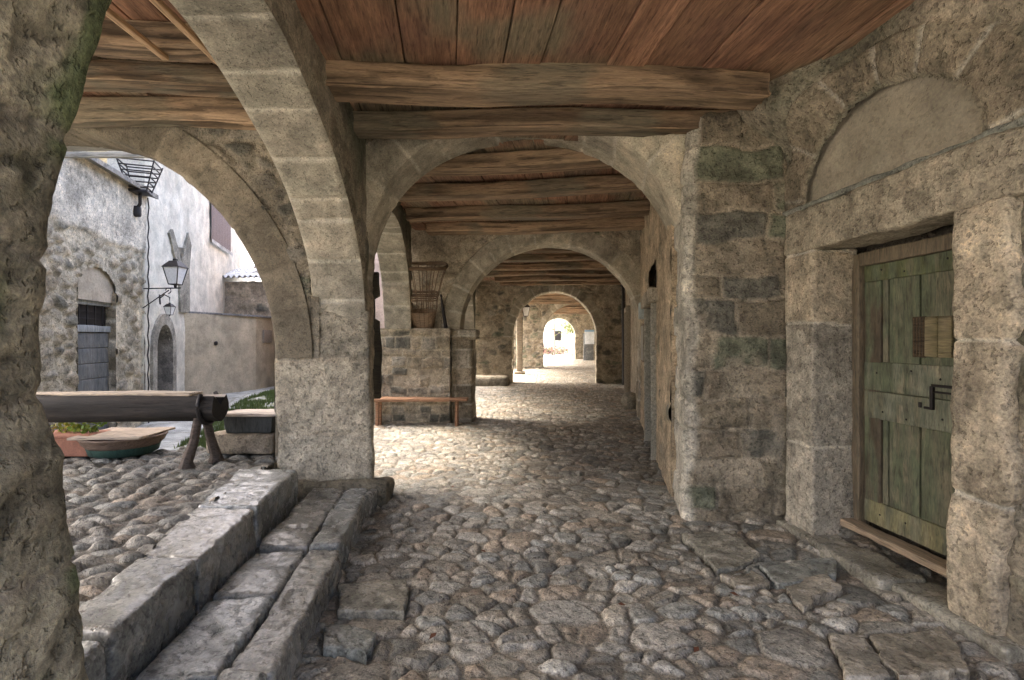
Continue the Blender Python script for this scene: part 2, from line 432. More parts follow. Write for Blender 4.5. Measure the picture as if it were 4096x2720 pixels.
# ------------------------------------------------------------------ arch walls
def arch(label, A0, A1, B0, B1, zs, rise, rw, ztop, view, n=2.0, lext=0.0, rext=0.0, zb=0.0, seed=1, sp=None, ring=None, soff=None, jamb=None,
         res=.03, reveal=True, group='round stone arches spanning the arcade', cat='arch', name='stone_arch', backdetail=False, zl=None):
    A0, A1, B0, B1 = (np.array(x, float) for x in (A0, A1, B0, B1))
    h = np.linalg.norm(A1 - A0) / 2; ef = (A1 - A0) / (2 * h); hb = np.linalg.norm(B1 - B0) / 2; eb = (B1 - B0) / (2 * hb)
    mid = (A0 + A1) / 2
    root = thing(name, label, cat, (mid[0], mid[1], zb), 0, group)
    sp = sp or rubble(seed=seed); ring = ring or vouss(seed=seed); soff = soff or ring; jamb = jamb or ring
    nth = max(40, int(math.pi * h / res)); th = np.linspace(0, math.pi, nth)
    X = -np.sign(np.cos(th)) * np.abs(np.cos(th)) ** (2 / n); Z = np.abs(np.sin(th)) ** (2 / n)
    ln = np.concatenate([[0], np.cumsum(np.hypot(np.diff(X * h), np.diff(Z * rise)))])
    def pos(k, back=False):
        o, e, hh = ((B0 + B1) / 2, eb, hb) if back else (mid, ef, h)
        xy = o + e * ((hh + k) * X)[:, None]
        return np.concatenate([xy, np.minimum(zs + (rise + k) * Z, ztop)[:, None]], 1)
    V = np.array(view, float); axis = np.array([*(mid * .5 + (B0 + B1) * .25), zs])
    back = np.array([*(2 * (B0 + B1) / 2 - mid) * 1.0, zs]); back[:2] = (B0 + B1) / 2 + ((B0 + B1) / 2 - mid) * 20
    def lerpgrid(P0, P1, m):
        t = np.linspace(0, 1, m)[None, :, None]; return P0[:, None] * (1 - t) + P1[:, None] * t
    # ring, front and underside
    mb = MB()
    m = max(4, int(rw / res)); P = lerpgrid(pos(0), pos(rw), m)
    proud = lambda st: (lambda a, b, Q: (lambda r: ((r[0] + .012) * sstep(0, .025, b), r[1]))(st(a, b, Q)))      # edges shared with the underside stay put
    a = np.broadcast_to(ln[:, None], P.shape[:2]); patch(mb, P, a, np.broadcast_to(np.linspace(0, rw, m)[None], P.shape[:2]), proud(ring), V)
    T = np.linalg.norm((B0 + B1 - A0 - A1) / 2); m = max(5, int(T / res))
    nrm = np.array([*((B0 + B1 - A0 - A1) / 2 / T), 0]); P = lerpgrid(pos(0), pos(0, True), m)
    flat = lambda st: (lambda a, b, Q: (lambda r: (r[0] * sstep(0, .03, b) * sstep(T, T - .03, b), r[1]))(st(a, b, Q)))
    patch(mb, P, np.broadcast_to(ln[:, None], P.shape[:2]), np.broadcast_to(np.linspace(0, T, m)[None], P.shape[:2]), flat(soff), axis)
    P = lerpgrid(pos(rw + .004) - nrm * .022, pos(rw - .01) + nrm * .12, 4)
    mb.grid(P, np.array((.28, .24, .19)))
    P = lerpgrid(pos(0, True), pos(rw, True), 5)
    patch(mb, P, np.broadcast_to(ln[:, None], P.shape[:2]), np.broadcast_to(np.linspace(0, rw, 5)[None], P.shape[:2]), proud(ring), back)
    mb.build('voussoir_ring', M['dressed'], root, world=True)
    # wall above
    mb = MB()
    E = pos(rw - .02); top = E.copy(); top[:, 2] = ztop
    m = max(6, int((ztop - zs) * .8 / res)); P = lerpgrid(E, top, m)
    ah = ((P[..., :2] - A0) * ef).sum(-1)
    patch(mb, P, ah, P[..., 2], sp, V)
    E = pos(rw - .02, True); top = E.copy(); top[:, 2] = ztop; P = lerpgrid(E, top, 8)
    patch(mb, P, ((P[..., :2] - B0) * eb).sum(-1), P[..., 2], sp, back)
    w = ef * (rw - .02); wb = eb * (rw - .02)
    if lext > rw: face(mb, A0 - ef * lext, A0 - w, zs, ztop, res, sp, V, a0=-lext); face(mb, B0 - eb * lext, B0 - wb, zs, ztop, .1, sp, back)
    if rext > rw: face(mb, A1 + w, A1 + ef * rext, zs, ztop, res, sp, V, a0=2 * h + rw); face(mb, B1 + wb, B1 + eb * rext, zs, ztop, .1, sp, back)
    mb.build('spandrel_wall', M['stone'], root, world=True)
    # jambs
    if reveal:
        for (F, Bk, s, ext) in ((A0, B0, -1, lext), (A1, B1, 1, rext)):
            mb = MB()
            z0 = zb if (s > 0 or zl is None) else zl
            if ext > 0:
                face(mb, F + ef * s * ext, F, z0, zs, res, jamb, V); face(mb, Bk + eb * s * ext, Bk, z0, zs, .1, jamb, back)
            face(mb, F, Bk, z0, zs, res, jamb, [*axis[:2], (zb + zs) / 2])
            mb.build('jamb', M['stone'], root, world=True)
    return root

def stonewall(label, p0, p1, z0, z1, view, style, thick=.4, res=.04, mat='stone', hole=None, cut=None, name='stone_wall', cat='wall', group=None, root=None, part='wall_face', coarse=(.3, .25, .19)):
    p0, p1 = np.array(p0, float), np.array(p1, float)
    mid = (p0 + p1) / 2
    root = root or thing(name, label, cat, (mid[0], mid[1], z0), 0, group)
    mb = MB(); V = np.array(view, float)
    face(mb, p0, p1, z0, z1, res, style, V, hole=hole, cut=cut)
    e = (p1 - p0) / np.linalg.norm(p1 - p0); nrm = np.array([e[1], -e[0]])
    if ((V[:2] - mid) * nrm).sum() > 0: nrm = -nrm
    b0, b1 = p0 + nrm * thick, p1 + nrm * thick
    far = np.array([*(mid + nrm * 50), z1]); 
    face(mb, b0, b1, z0, z1, .4, style, far, hole=hole if thick < .3 else None)
    face(mb, p0, b0, z0, z1, .12, style, [*(mid - e * 60), 1.5]); face(mb, p1, b1, z0, z1, .12, style, [*(mid + e * 60), 1.5])
    P = np.array([[[*p0, z1], [*b0, z1]], [[*p1, z1], [*b1, z1]]])
    mb.grid(P, np.array(coarse), flip=np.cross(P[1, 0] - P[0, 0], P[0, 1] - P[0, 0])[2] < 0)
    mb.build(part, M[mat], root, world=True)
    return root, e, nrm

# ------------------------------------------------------------------ timber ceilings
WOODS = np.array([(.21, .12, .075), (.27, .15, .095), (.17, .10, .065), (.23, .155, .10)])
def beam_mesh(mb, L, w, h, seed, col=(.36, .22, .125)):
    rg = np.random.default_rng(seed)
    ph = rg.uniform(0, 6, 4); bow = rg.uniform(-.025, .025)
    def st(a, b, P):
        n = fbm(P * np.array([.5, 6, 6]), 2.5, 4, seed); g = fbm(P * np.array([.35, 12, 12]), 3, 3, seed + 1)
        k = fbm(P * np.array([.25, 16, 16]), 2.2, 3, seed + 2); cr = sstep(.60, .63, k)
        st_ = fbm(P * np.array([1, 2, 2]), 1.4, 4, seed + 3)
        c = np.array(col)[None, None] * (.5 + 1.0 * n)[..., None] * (1 - .5 * sstep(.56, .61, g))[..., None] * (1 - .6 * cr)[..., None]
        return (n - .5) * .03 - .012 * sstep(.56, .61, g) - .012 * cr, mix(c, np.array((.17, .155, .115)), .6 * sstep(.52, .64, st_))
    def wp(p):
        x = p[..., 0] / L
        p = p.copy(); p[..., 2] += bow * (1 - 4 * x * x) + .012 * np.sin(x * 9 + ph[0]); p[..., 1] += .02 * np.sin(x * 5 + ph[1]); return p
    rbox(mb, (L, w, h), (0, 0, 0), r=.022, res=.04, style=st, warp=wp)

def ceiling(label, along, zpl, x0, x1, y0, y1, beams, origin, battens=(), pw=.33, seed=1, group='timber ceilings of the arcade bays', pcol=1.0, edge=None):
    """along = heading of the planks (radians from +Y, clockwise); x/y in that frame about origin"""
    root = thing('timber_ceiling', label, 'ceiling', (*origin, zpl), -along, group)
    rg = np.random.default_rng(seed); mb = MB(); x = x0
    while x < x1:
        w = pw * rg.uniform(.7, 1.3); base = (WOODS.mean(0) * .6 + WOODS[rg.integers(4)] * .4) * rg.uniform(.93, 1.07) * pcol * np.array((1.38, 1.28, 1.28))
        sd = int(rg.integers(999))
        def st(a, b, P, base=base, sd=sd):
            n = fbm(P * np.array([7, .6, 1]) + sd, 2.5, 4, sd)
            k = fbm(P, 1.6, 5, seed + 1)
            c = base * (.45 + 1.1 * n)[..., None]
            k2 = fbm(P + 7, 2.4, 5, seed + 2)
            c = mix(c, np.array((.20, .20, .14)), .6 * sstep(.48, .66, k)); c = mix(c, np.array((.20, .105, .08)), .45 * sstep(.52, .66, k2))
            return (n - .5) * .012, c
        zz = rg.uniform(-.008, .008)
        rbox(mb, (w - .008, y1 - y0, .04), (x + w / 2, (y0 + y1) / 2, .02 + zz), r=.006, res=.06, style=st)
        x += w
    mb.build('planking', M['board'], root)
    mb = MB(); box(mb, (x1 - x0 + .6, y1 - y0, .25), ((x0 + x1) / 2, (y0 + y1) / 2, .20), (.15, .1, .07)); mb.build('roof_slab', M['stone'], root)
    ca, sa = math.cos(along), math.sin(along)
    for k, (pl, pr, zb, w, h) in enumerate(beams):
        def loc(p):
            dx, dy = p[0] - origin[0], p[1] - origin[1]
            return np.array([dx * ca - dy * sa, dx * sa + dy * ca])
        a, b = loc(pl), loc(pr); L = np.linalg.norm(b - a)
        mb = MB(); beam_mesh(mb, L, w, h, seed * 31 + k, np.array((.33, .225, .145)) * rg.uniform(.8, 1.15))
        o = mb.build('beam', M['wood'], root)
        o.location = (*(a + b) / 2, zb + h / 2 - zpl); o.rotation_euler = (0, 0, math.atan2(b[1] - a[1], b[0] - a[0]))
    for (pa, pb, zb) in battens:
        a, b = loc(pa), loc(pb); L = np.linalg.norm(b - a)
        mb = MB(); rbox(mb, (L, .045, .035), r=.005, res=.1, col=(.5, .33, .2)); o = mb.build('batten', M['wood'], root)
        o.location = (*(a + b) / 2, zb - zpl); o.rotation_euler = (0, 0, math.atan2(b[1] - a[1], b[0] - a[0]))
    return root
# ================================================================== ground
def rwall(Y): return 1.42 + .187 * (Y - 4.31)
STREET = lambda Y: np.interp(Y, [0, 9, 12.5, 60], [-.15, -.15, .13, .13])

DIRT = np.array((.27, .233, .185)); CB = (np.array((.34, .31, .265)), np.array((.27, .245, .205)), np.array((.37, .33, .275)), np.array((.29, .28, .25)), np.array((.33, .29, .235)), np.array((.22, .21, .185)), np.array((.34, .275, .21)), np.array((.42, .39, .34)))
def cobbles(x, y, sx, sy, seed, drop, hgt, extra=(), dirt=DIRT, sink=.35, gap=.008, jit=.42, dome_=(3.0, .55)):
    q = p3(x, y, seed)
    wx = x + (fbm(q, 9, 2, seed) - .5) * .05; wy = y + (fbm(q, 9, 2, seed + 4) - .5) * .05
    r1, r2, e, dx, dy = stones(wx, wy, sx, sy, seed, drop, jit, extra)
    n = fbm(q, 22, 4, seed + 1); n2 = fbm(q, 5, 3, seed + 2)
    w = .6 * min(sx, sy) * (.24 + .34 * r2) * (1 if dome_[1] < .7 else 1.7)
    t = np.clip((e - gap * (.4 + 1.4 * n)) / w, 0, 1)
    dome = (1 - (1 - t) ** dome_[0]) ** dome_[1]
    H = hgt * (.5 + .6 * r1) + .6 * (dx * (h01((r1 * 1e6).astype(int), 1, 0, seed) - .5) + dy * (h01((r1 * 1e6).astype(int), 2, 0, seed) - .5)) * .28
    d = dome * np.maximum(H, hgt * .2) + ((n - .5) * .016 + (fbm(q, 11, 3, seed + 6) - .5) * .014) * dome
    g = hgt * sink * (.3 + 1.4 * n2) + (n - .5) * .014
    on = sstep(-.004, .005, d - g)
    col = 1.14 * pick(r2, CB) * (.72 + .5 * n)[..., None] * (.85 + .3 * r1)[..., None]
    c = mix(dirt * (.6 + .7 * n)[..., None], col, on)
    return np.maximum(d, g), c

# arcade floor, one sheet from behind the camera to the far arch
ys = [-1.2]
while ys[-1] < 41.5: ys.append(ys[-1] + max(.0125, .0036 * abs(ys[-1])) if ys[-1] > .9 else ys[-1] + .05)
ys = np.array(ys)
us = np.linspace(0, 1, 470)
lf = np.interp(ys, [-1.2, 4.7, 5.3, 17, 27, 42], [-1.5, -1.5, -3.2, -3.2, -1.6, 0]); rt = np.interp(ys, [-1.2, 4.2, 4.6, 42], [2.95, 2.85, 2.2, 9.2])
FX = lf[:, None] + (rt - lf)[:, None] * us[None]; FY = np.broadcast_to(ys[:, None], FX.shape)
# flat slabs near the door and the steps (plan quads)
SL = []
for pts in (((1569, 1226), (1696, 1217), (1757, 1278), (1652, 1309)), ((1753, 1300), (1924, 1274), (1924, 1318), (1792, 1340)), ((1810, 1348), (1911, 1318), (1954, 1350), (1850, 1392)),
            ((1906, 1445), (1985, 1449), (2064, 1554), (1959, 1558)), ((1998, 1453), (2186, 1440), (2252, 1545), (2081, 1554)), ((785, 1344), (945, 1329), (930, 1404), (785, 1399)), ((750, 1429), (870, 1449), (845, 1500), (745, 1480)), ((1660, 1318), (1740, 1310), (1775, 1338), (1690, 1345))):
    SL.append([((x - 1180) / 1180 * (1.475 * 1180 / (y - 784)), 1.475 * 1180 / (y - 784)) for x, y in pts])
BIG = [(1.42, 2.55, .20, 1.0), (1.78, 2.25, .22, 1.1), (2.02, 3.05, .17, 1.0), (1.72, 3.35, .20, 1.2), (1.95, 2.62, .16, 1.2), (1.62, 3.85, .22, 1.3), (1.98, 3.95, .16, 1.2),
       (-.72, 2.75, .17, 1.1), (-.70, 2.28, .15, 1.0), (-.78, 1.98, .16, 1.1), (.28, 2.85, .20, 1.2), (-.02, 2.2, .12, 1.0), (.55, 2.05, .14, 1.1), (-.3, 2.05, .15, 1.2), (.75, 2.6, .16, 1.3),
       (1.05, 2.2, .14, 1.2), (-.45, 3.45, .12, 1.6), (1.5, 5.2, .2, 1.2), (.6, 3.5, .15, 1.5), (-.35, 5.0, .16, 1.3), (.1, 3.9, .14, 1.4), (.3, 6.2, .17, 1.5), (1.35, 3.1, .13, 1.1)]
hz, hc = cobbles(FX, FY, .122, .096, 11, .40, .036, BIG, gap=.005, sink=.30)
# larger slabs are flatter than the cobbles
slabby = np.zeros(FX.shape)
for (bx, by, br, ba) in BIG: slabby = np.maximum(slabby, sstep(br * 1.0, br * .55, np.hypot(FX - bx, (FY - by) * ba)))
hz = np.where(slabby > 0, hz * (1 - slabby * .45) + slabby * .014, hz)
def inquad(X, Y, qd, m=.03):
    qd = np.array(qd); c = qd.mean(0); sg = np.full(X.shape, 1e9)
    ar = sum(qd[i][0] * qd[(i + 1) % 4][1] - qd[(i + 1) % 4][0] * qd[i][1] for i in range(4))
    for i in range(4):
        p, r = qd[i], qd[(i + 1) % 4]; e = (r - p) / np.linalg.norm(r - p); d = (e[0] * (Y - p[1]) - e[1] * (X - p[0])) * (1 if ar > 0 else -1); sg = np.minimum(sg, d)
    return sstep(-m, m * .3, sg)
for qd in SL:
    k = inquad(FX, FY, qd); hz = hz * (1 - k) - .01 * k; hc = mix(hc, DIRT * .8, k)
und = (fbm(p3(FX, FY), .7, 3, 3) - .5) * .06
sh = 1 - .2 * sstep(.45, .7, fbm(p3(FX, FY, 4.0), .8, 4, 8))          # trodden-in soil, patchy
mb = MB(); mb.grid(np.stack([FX, FY, hz + und - .03], -1), hc * sh[..., None], flip=True)
kind(mb.build('arcade_floor', M['cobble'])); hz_f = hz.copy()

# cobbled platform left of the steps
ys = np.linspace(-.6, 5.35, 430); us = np.linspace(0, 1, 330)
rt = np.interp(ys, [-.6, 1.0, 1.9, 3.1, 4.75, 5.4], [-1.55, -1.60, -1.73, -2.02, -2.20, -2.2])
PX = -6.4 + (rt + 6.4)[:, None] * us[None]; PY = np.broadcast_to(ys[:, None], PX.shape)
a = R(12); qx, qy = PX * math.cos(a) + PY * math.sin(a), -PX * math.sin(a) + PY * math.cos(a)
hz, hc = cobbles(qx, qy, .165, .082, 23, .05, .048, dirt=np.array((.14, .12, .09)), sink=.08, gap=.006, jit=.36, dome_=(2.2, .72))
edge = sstep(0, .05, 5.35 - PY)
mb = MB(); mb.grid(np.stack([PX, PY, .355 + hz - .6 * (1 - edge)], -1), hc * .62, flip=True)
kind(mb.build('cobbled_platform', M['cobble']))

# street paving beyond the platform, then the wide ground under everything
ys = np.linspace(5.0, 16, 300); xs = np.linspace(-9.5, -2.6, 190)
SX, SY = np.meshgrid(xs, ys, indexing='ij')
GL = ([5.3, 7.9, 10, 11.7, 14.5], [-4.35, -5.14, -5.8, -6.25, -6.4])          # left edge of the grassy strip
r1, r2, e = blocks(SX * .9 + SY * .3, SY * .95 - SX * .3, .85, 1.3, 5)
n = fbm(p3(SX, SY), 6, 4, 5); up = sstep(.006, .03, e)
gk = sstep(-.1, .25, SX - np.interp(SY, GL[0], GL[1])) * sstep(.3, .55, n)
col = mix(np.array((.2, .19, .15)), np.array((.42, .42, .41)) * (.75 + .4 * r1)[..., None] * (.75 + .5 * n)[..., None], up)
mb = MB(); mb.grid(np.stack([SX, SY, STREET(SY) + up * .012 + (n - .5) * .01], -1), mix(col, np.array((.15, .16, .075)), gk * .8))
kind(mb.build('street_paving', M['dressed']))
mb = MB(); g = np.linspace(-1, 1, 61) ** 3 * 160; GX, GY = np.meshgrid(g, g + 20, indexing='ij')
mb.grid(np.stack([GX, GY, np.full(GX.shape, -.22)], -1), np.array((.36, .33, .28)))
kind(mb.build('ground', M['cobble']))
ys = np.linspace(40.6, 75, 120); xs = np.linspace(-14, 26, 120); SX, SY = np.meshgrid(xs, ys, indexing='ij')
mb = MB(); mb.grid(np.stack([SX, SY, .0 + (fbm(p3(SX, SY), .5, 3) - .5) * .08], -1), np.array((.55, .52, .46)))
kind(mb.build('gravel_lane', M['cobble']))

# grass between the stones along the house
rg = np.random.default_rng(5)
mb = MB(); V = []; T = []
cnt = 0
while cnt < 22000:
    y = rg.uniform(5.5, 14.5); x0 = np.interp(y, GL[0], GL[1]); x = x0 + rg.uniform(0, 1) ** 1.2 * 2.4
    if x > -2.7 or vnoise(np.array([[x * 3, y * 3, 0.0]]), 3)[0] < .30: continue
    a = rg.uniform(0, 6.28); hgt = rg.uniform(.03, .10); w = .012
    z = float(STREET(y)) + .004; k = len(V)
    V += [(x - w * math.cos(a), y - w * math.sin(a), z), (x + w * math.cos(a), y + w * math.sin(a), z), (x + rg.normal(0, .02), y + rg.normal(0, .02), z + hgt)]
    T.append((k, k + 1, k + 2)); cnt += 1
mb.add(V, None, T); o = mb.build('grass', M['grass']); kind(o, 'stuff'); o['label'] = 'short grass growing between the paving stones along the house'; o['category'] = 'grass'

# ================================================================== steps
S0 = [(-.92, 1.0), (-.955, 2.1), (-1.05, 3.0), (-1.20, 4.0), (-1.30, 4.62)]     # lower tread edge
S1 = [(-1.42, 1.0), (-1.51, 1.9), (-1.66, 3.1), (-1.84, 4.40), (-1.84, 4.62)]     # riser of the upper step
S2 = [(-1.62, 1.0), (-1.755, 1.9), (-2.04, 3.1), (-2.36, 4.42)]     # back of the upper step
def at(line, y): return float(np.interp(y, [p[1] for p in line], [p[0] for p in line]))
slabcol = [(.29, .287, .27), (.34, .34, .325), (.27, .262, .242), (.31, .29, .26)]
def slab(root, quad, z0, z1, col, seed, r=.02, amp=.010):
    L = max(math.dist(quad[0], quad[1]), .1); W = max(math.dist(quad[0], quad[3]), .1); mb = MB()
    def st(a, b, P):
        n = fbm(P + seed, 7, 5, seed); pit = sstep(.60, .7, fbm(P + seed, 30, 3, seed + 1))
        wear = .010 * sstep(.5, .7, fbm(P + seed, 2.2, 3, seed + 3))
        chip = .012 * sstep(.62, .72, fbm(P + seed * 2, 5.5, 3, seed + 6))
        return (n - .5) * amp * 2 - pit * .006 - wear - chip, np.array(col) * (.55 + .9 * n)[..., None] * (1 - .4 * pit)[..., None]
    rbox(mb, (L, W, z1 - z0), (0, 0, (z0 + z1) / 2), r=r, res=.018, style=st, warp=quadwarp(quad, L, W), amp=amp, ns=3, seed=seed)
    return mb.build('slab', M['slab'], root, world=True)
up = thing('stone_step', 'upper worn stone step along the edge of the raised cobbled platform', 'step', (-1.75, 3, .0), 0, 'stone steps up to the platform')
for k, (y0, y1) in enumerate(((1.1, 1.93), (1.945, 2.62), (2.635, 3.42), (3.435, 4.42))):
    slab(up, [(at(S1, y0), y0), (at(S1, y1), y1), (at(S2, y1) - .02, y1 + .03), (at(S2, y0) - .02, y0 + .03)], .02, .385 + (k % 2) * .006, slabcol[(k + 1) % 4], 40 + k, r=.035)
lo = thing('stone_step', 'lower stone step of irregular slabs in front of the upper step', 'step', (-1.35, 3, .0), 0, 'stone steps up to the platform')
f = lambda y, t: (at(S1, y) + .03) * (1 - t) + at(S0, y) * t
rows = ((0, .60, ((1.2, 2.02), (2.04, 2.68), (2.70, 3.3), (3.32, 4.62)), .165), (.62, 1.0, ((1.4, 2.04), (2.06, 3.30), (3.315, 4.0), (4.01, 4.64)), .175))
for j, (t0, t1, segs, zt) in enumerate(rows):
    for k, (y0, y1) in enumerate(segs):
        g = .03 * math.sin(k * 5 + j)
        slab(lo, [(f(y0, t1 + g * j), y0), (f(y1, t1 - g * j), y1), (f(y1, t0), y1 + g), (f(y0, t0), y0 + g)], -.05, zt + .012 * math.sin(k * 3 + j * 2), slabcol[(k + j * 2) % 4], 60 + k + 9 * j, r=.03, amp=.012)
slab(lo, [(-1.3, 4.0), (-1.22, 4.66), (-1.75, 4.7), (-1.7, 4.0)], -.05, .15, slabcol[2], 88)

# ================================================================== piers
def pier(label, plan, z0, z1, style, r=.05, res=.025, amp=.02, taper=None, group='piers of the arcade', seed=1, name='stone_pier', mat='stone', cat='pier'):
    q = np.array(plan, float); cx, cy = q.mean(0)
    L = np.linalg.norm(q[1] - q[0]); W = np.linalg.norm(q[3] - q[0])
    wq = quadwarp(q, L, W)
    def wp(p):
        p = wq(p)
        return taper(p) if taper else p
    root = thing(name, label, cat, (cx, cy, z0), 0, group)
    mb = MB(); rbox(mb, (L, W, z1 - z0), (0, 0, (z0 + z1) / 2), r=r, res=res, style=style, warp=wp, amp=amp, ns=2.5, seed=seed)
    mb.build('shaft', M[mat], root, world=True)
    return root
# big pier between the first two bays
def tp1(p):
    p = p.copy(); z = p[..., 2]; p[..., 0] += np.where(p[..., 0] > -1.75,   .035 * sstep(1.8, .1, z), .05 * sstep(1.6, .2, z)) ; p[..., 1] += np.where(p[..., 1] < 5.0, .055 * sstep(.9, 1.70, z), 0); return p
p1 = pier('big weathered stone pier at the head of the steps', [(-2.215, 4.76), (-1.345, 4.76), (-1.48, 5.35), (-2.215, 5.35)], -.1, 1.78, ashlar(.62, 2.3, 31, tone=1.04, rough=.03, jw=.012, cols=((.32, .28, .22), (.345, .30, .235)), joint=MORT), r=.035, taper=tp1, seed=4)
mb = MB(); rbox(mb, (.95, .40, .28), (-1.60, 4.84, .05), r=.08, res=.03, amp=.05, ns=4, style=plast((.22, .19, .14), 7)); mb.build('footing', M['stone'], p1, world=True)
# pier beside the camera
def mossy(a, b, P):
    n = fbm(P, 14, 5, 41); m = fbm(P, 3.2, 5, 42); g = fbm(P * np.array([1, 1, .6]), 5.5, 4, 43)
    r1, r2, e = blocks(a, b, .42, .75, 45, .05)
    jt = sstep(.003, .022, e + (n - .5) * .02)
    c = mix(np.array((.27, .235, .17)), np.array((.125, .145, .07)), sstep(.42, .58, g)) * (.5 + 1.0 * n)[..., None] * (.75 + .5 * r1)[..., None]
    c = mix(MORT * .75, c, jt)
    pit = sstep(.60, .70, fbm(P, 18, 3, 44))
    return (m - .5) * .035 + (n - .5) * .03 - pit * .010 + jt * .012, c * (1 - .5 * pit)[..., None]
def tp0(p):
    p = p.copy(); z = p[..., 2]
    X = np.interp(z, [.0, .58, 1.0, 1.187, 1.3, 1.45, 1.575, 1.72, 1.86, 2.1, 2.27, 2.45, 2.8], [-1.125, -1.13, -1.17, -1.185, -1.25, -1.265, -1.275, -1.24, -1.24, -1.24, -1.225, -1.165, -1.0])
    p[..., 0] += (X + 1.2) * sstep(-1.7, -1.25, p[..., 0]); p[..., 1] += .10 * sstep(1.75, 2.3, z) * sstep(.8, 1.3, p[..., 1]); return p
pier('mossy rough stone pier right beside the viewpoint', [(-2.3, -.8), (-1.2, -.8), (-1.2, 1.38), (-2.3, 1.38)], -.1, 3.4, mossy, r=.05, res=.02, amp=.015, taper=tp0, seed=6)
# second pier (front of it carries the second side arch)
p2 = pier('ashlar pier beside the wall bench at the second arch', [(-1.16, 9.42), (-.74, 9.42), (-.72, 10.05), (-1.16, 10.05)], -.1, 1.62, ashlar(.34, .7, 33, smear=.42), r=.03, res=.03, seed=8)
mb = MB(); rbox(mb, (.56, .78, .16), (-.93, 9.72, 1.60), r=.03, res=.03, amp=.012, style=ashlar(.5, 2, 5)); mb.build('impost', M['stone'], p2, world=True)

# ================================================================== transverse arches
CAM = (0, 0, 1.5)
GA = 'round stone arches spanning the passage'
arch('nearest round stone arch with pale joints, right of the big pier', (-1.45, 4.86), (1.56, 4.48), (-1.45, 5.32), (1.75, 5.42), 2.05, 1.50, .38, 4.2, CAM, n=2.15, lext=.0, rext=.5, seed=12,
     sp=rubble(.22, .13, 51, .42, .03, .72, moss_shade=.4), ring=vouss(.42, 13, 1.12), jamb=ashlar(.4, .7, 14, cols=(TAN, MID, GREY)), group=GA, zb=1.2)
arch('second stone arch, behind the wall bench and tall basket', (-.97, 9.5), (2.40, 9.5), (-.95, 10.05), (2.46, 10.05), 1.65, 1.66, .34, 4.2, CAM, lext=1.25, rext=.35, seed=14,
     sp=rubble(.24, .13, 52, .60, .03, 1.08), ring=vouss(.38, 15, 1.08), jamb=ashlar(.36, .6, 16, smear=.4), res=.035, group=GA)
arch('third stone arch, dark rubble face with narrow voussoirs', (0.0, 17.5), (2.89, 17.5), (.03, 18.1), (2.95, 18.1), 1.6, 1.56, .30, 4.2, CAM, lext=1.3, rext=1.0, seed=16,
     sp=rubble(.26, .16, 53, .52, .03, 1.05), ring=vouss(.24, 17, 1.0), jamb=rubble(.26, .16, 54, .48, .03, 1.0), res=.04, group=GA)
arch('fourth stone arch with its lit rubble leg behind the timber post', (1.60, 26.8), (5.25, 26.5), (1.65, 27.4), (5.3, 27.2), 1.6, 1.85, .3, 4.2, CAM, lext=1.5, rext=.6, seed=18,
     sp=rubble(.3, .17, 55, .45, .035, 1.0), ring=vouss(.3, 19, 1.0), jamb=rubble(.3, .17, 56, .4, .04, 1.1), res=.06, group=GA)
arch('last stone arch opening onto the sunny lane', (2.31, 40.0), (4.95, 40.0), (2.31, 40.6), (4.95, 40.6), 1.75, 1.45, .28, 4.4, CAM, lext=1.6, rext=4.5, seed=20,
     sp=rubble(.3, .17, 57, .5, .035, 1.0), ring=vouss(.3, 21, 1.0), jamb=rubble(.3, .17, 58, .5, .04, 1.0), res=.07, group=GA)

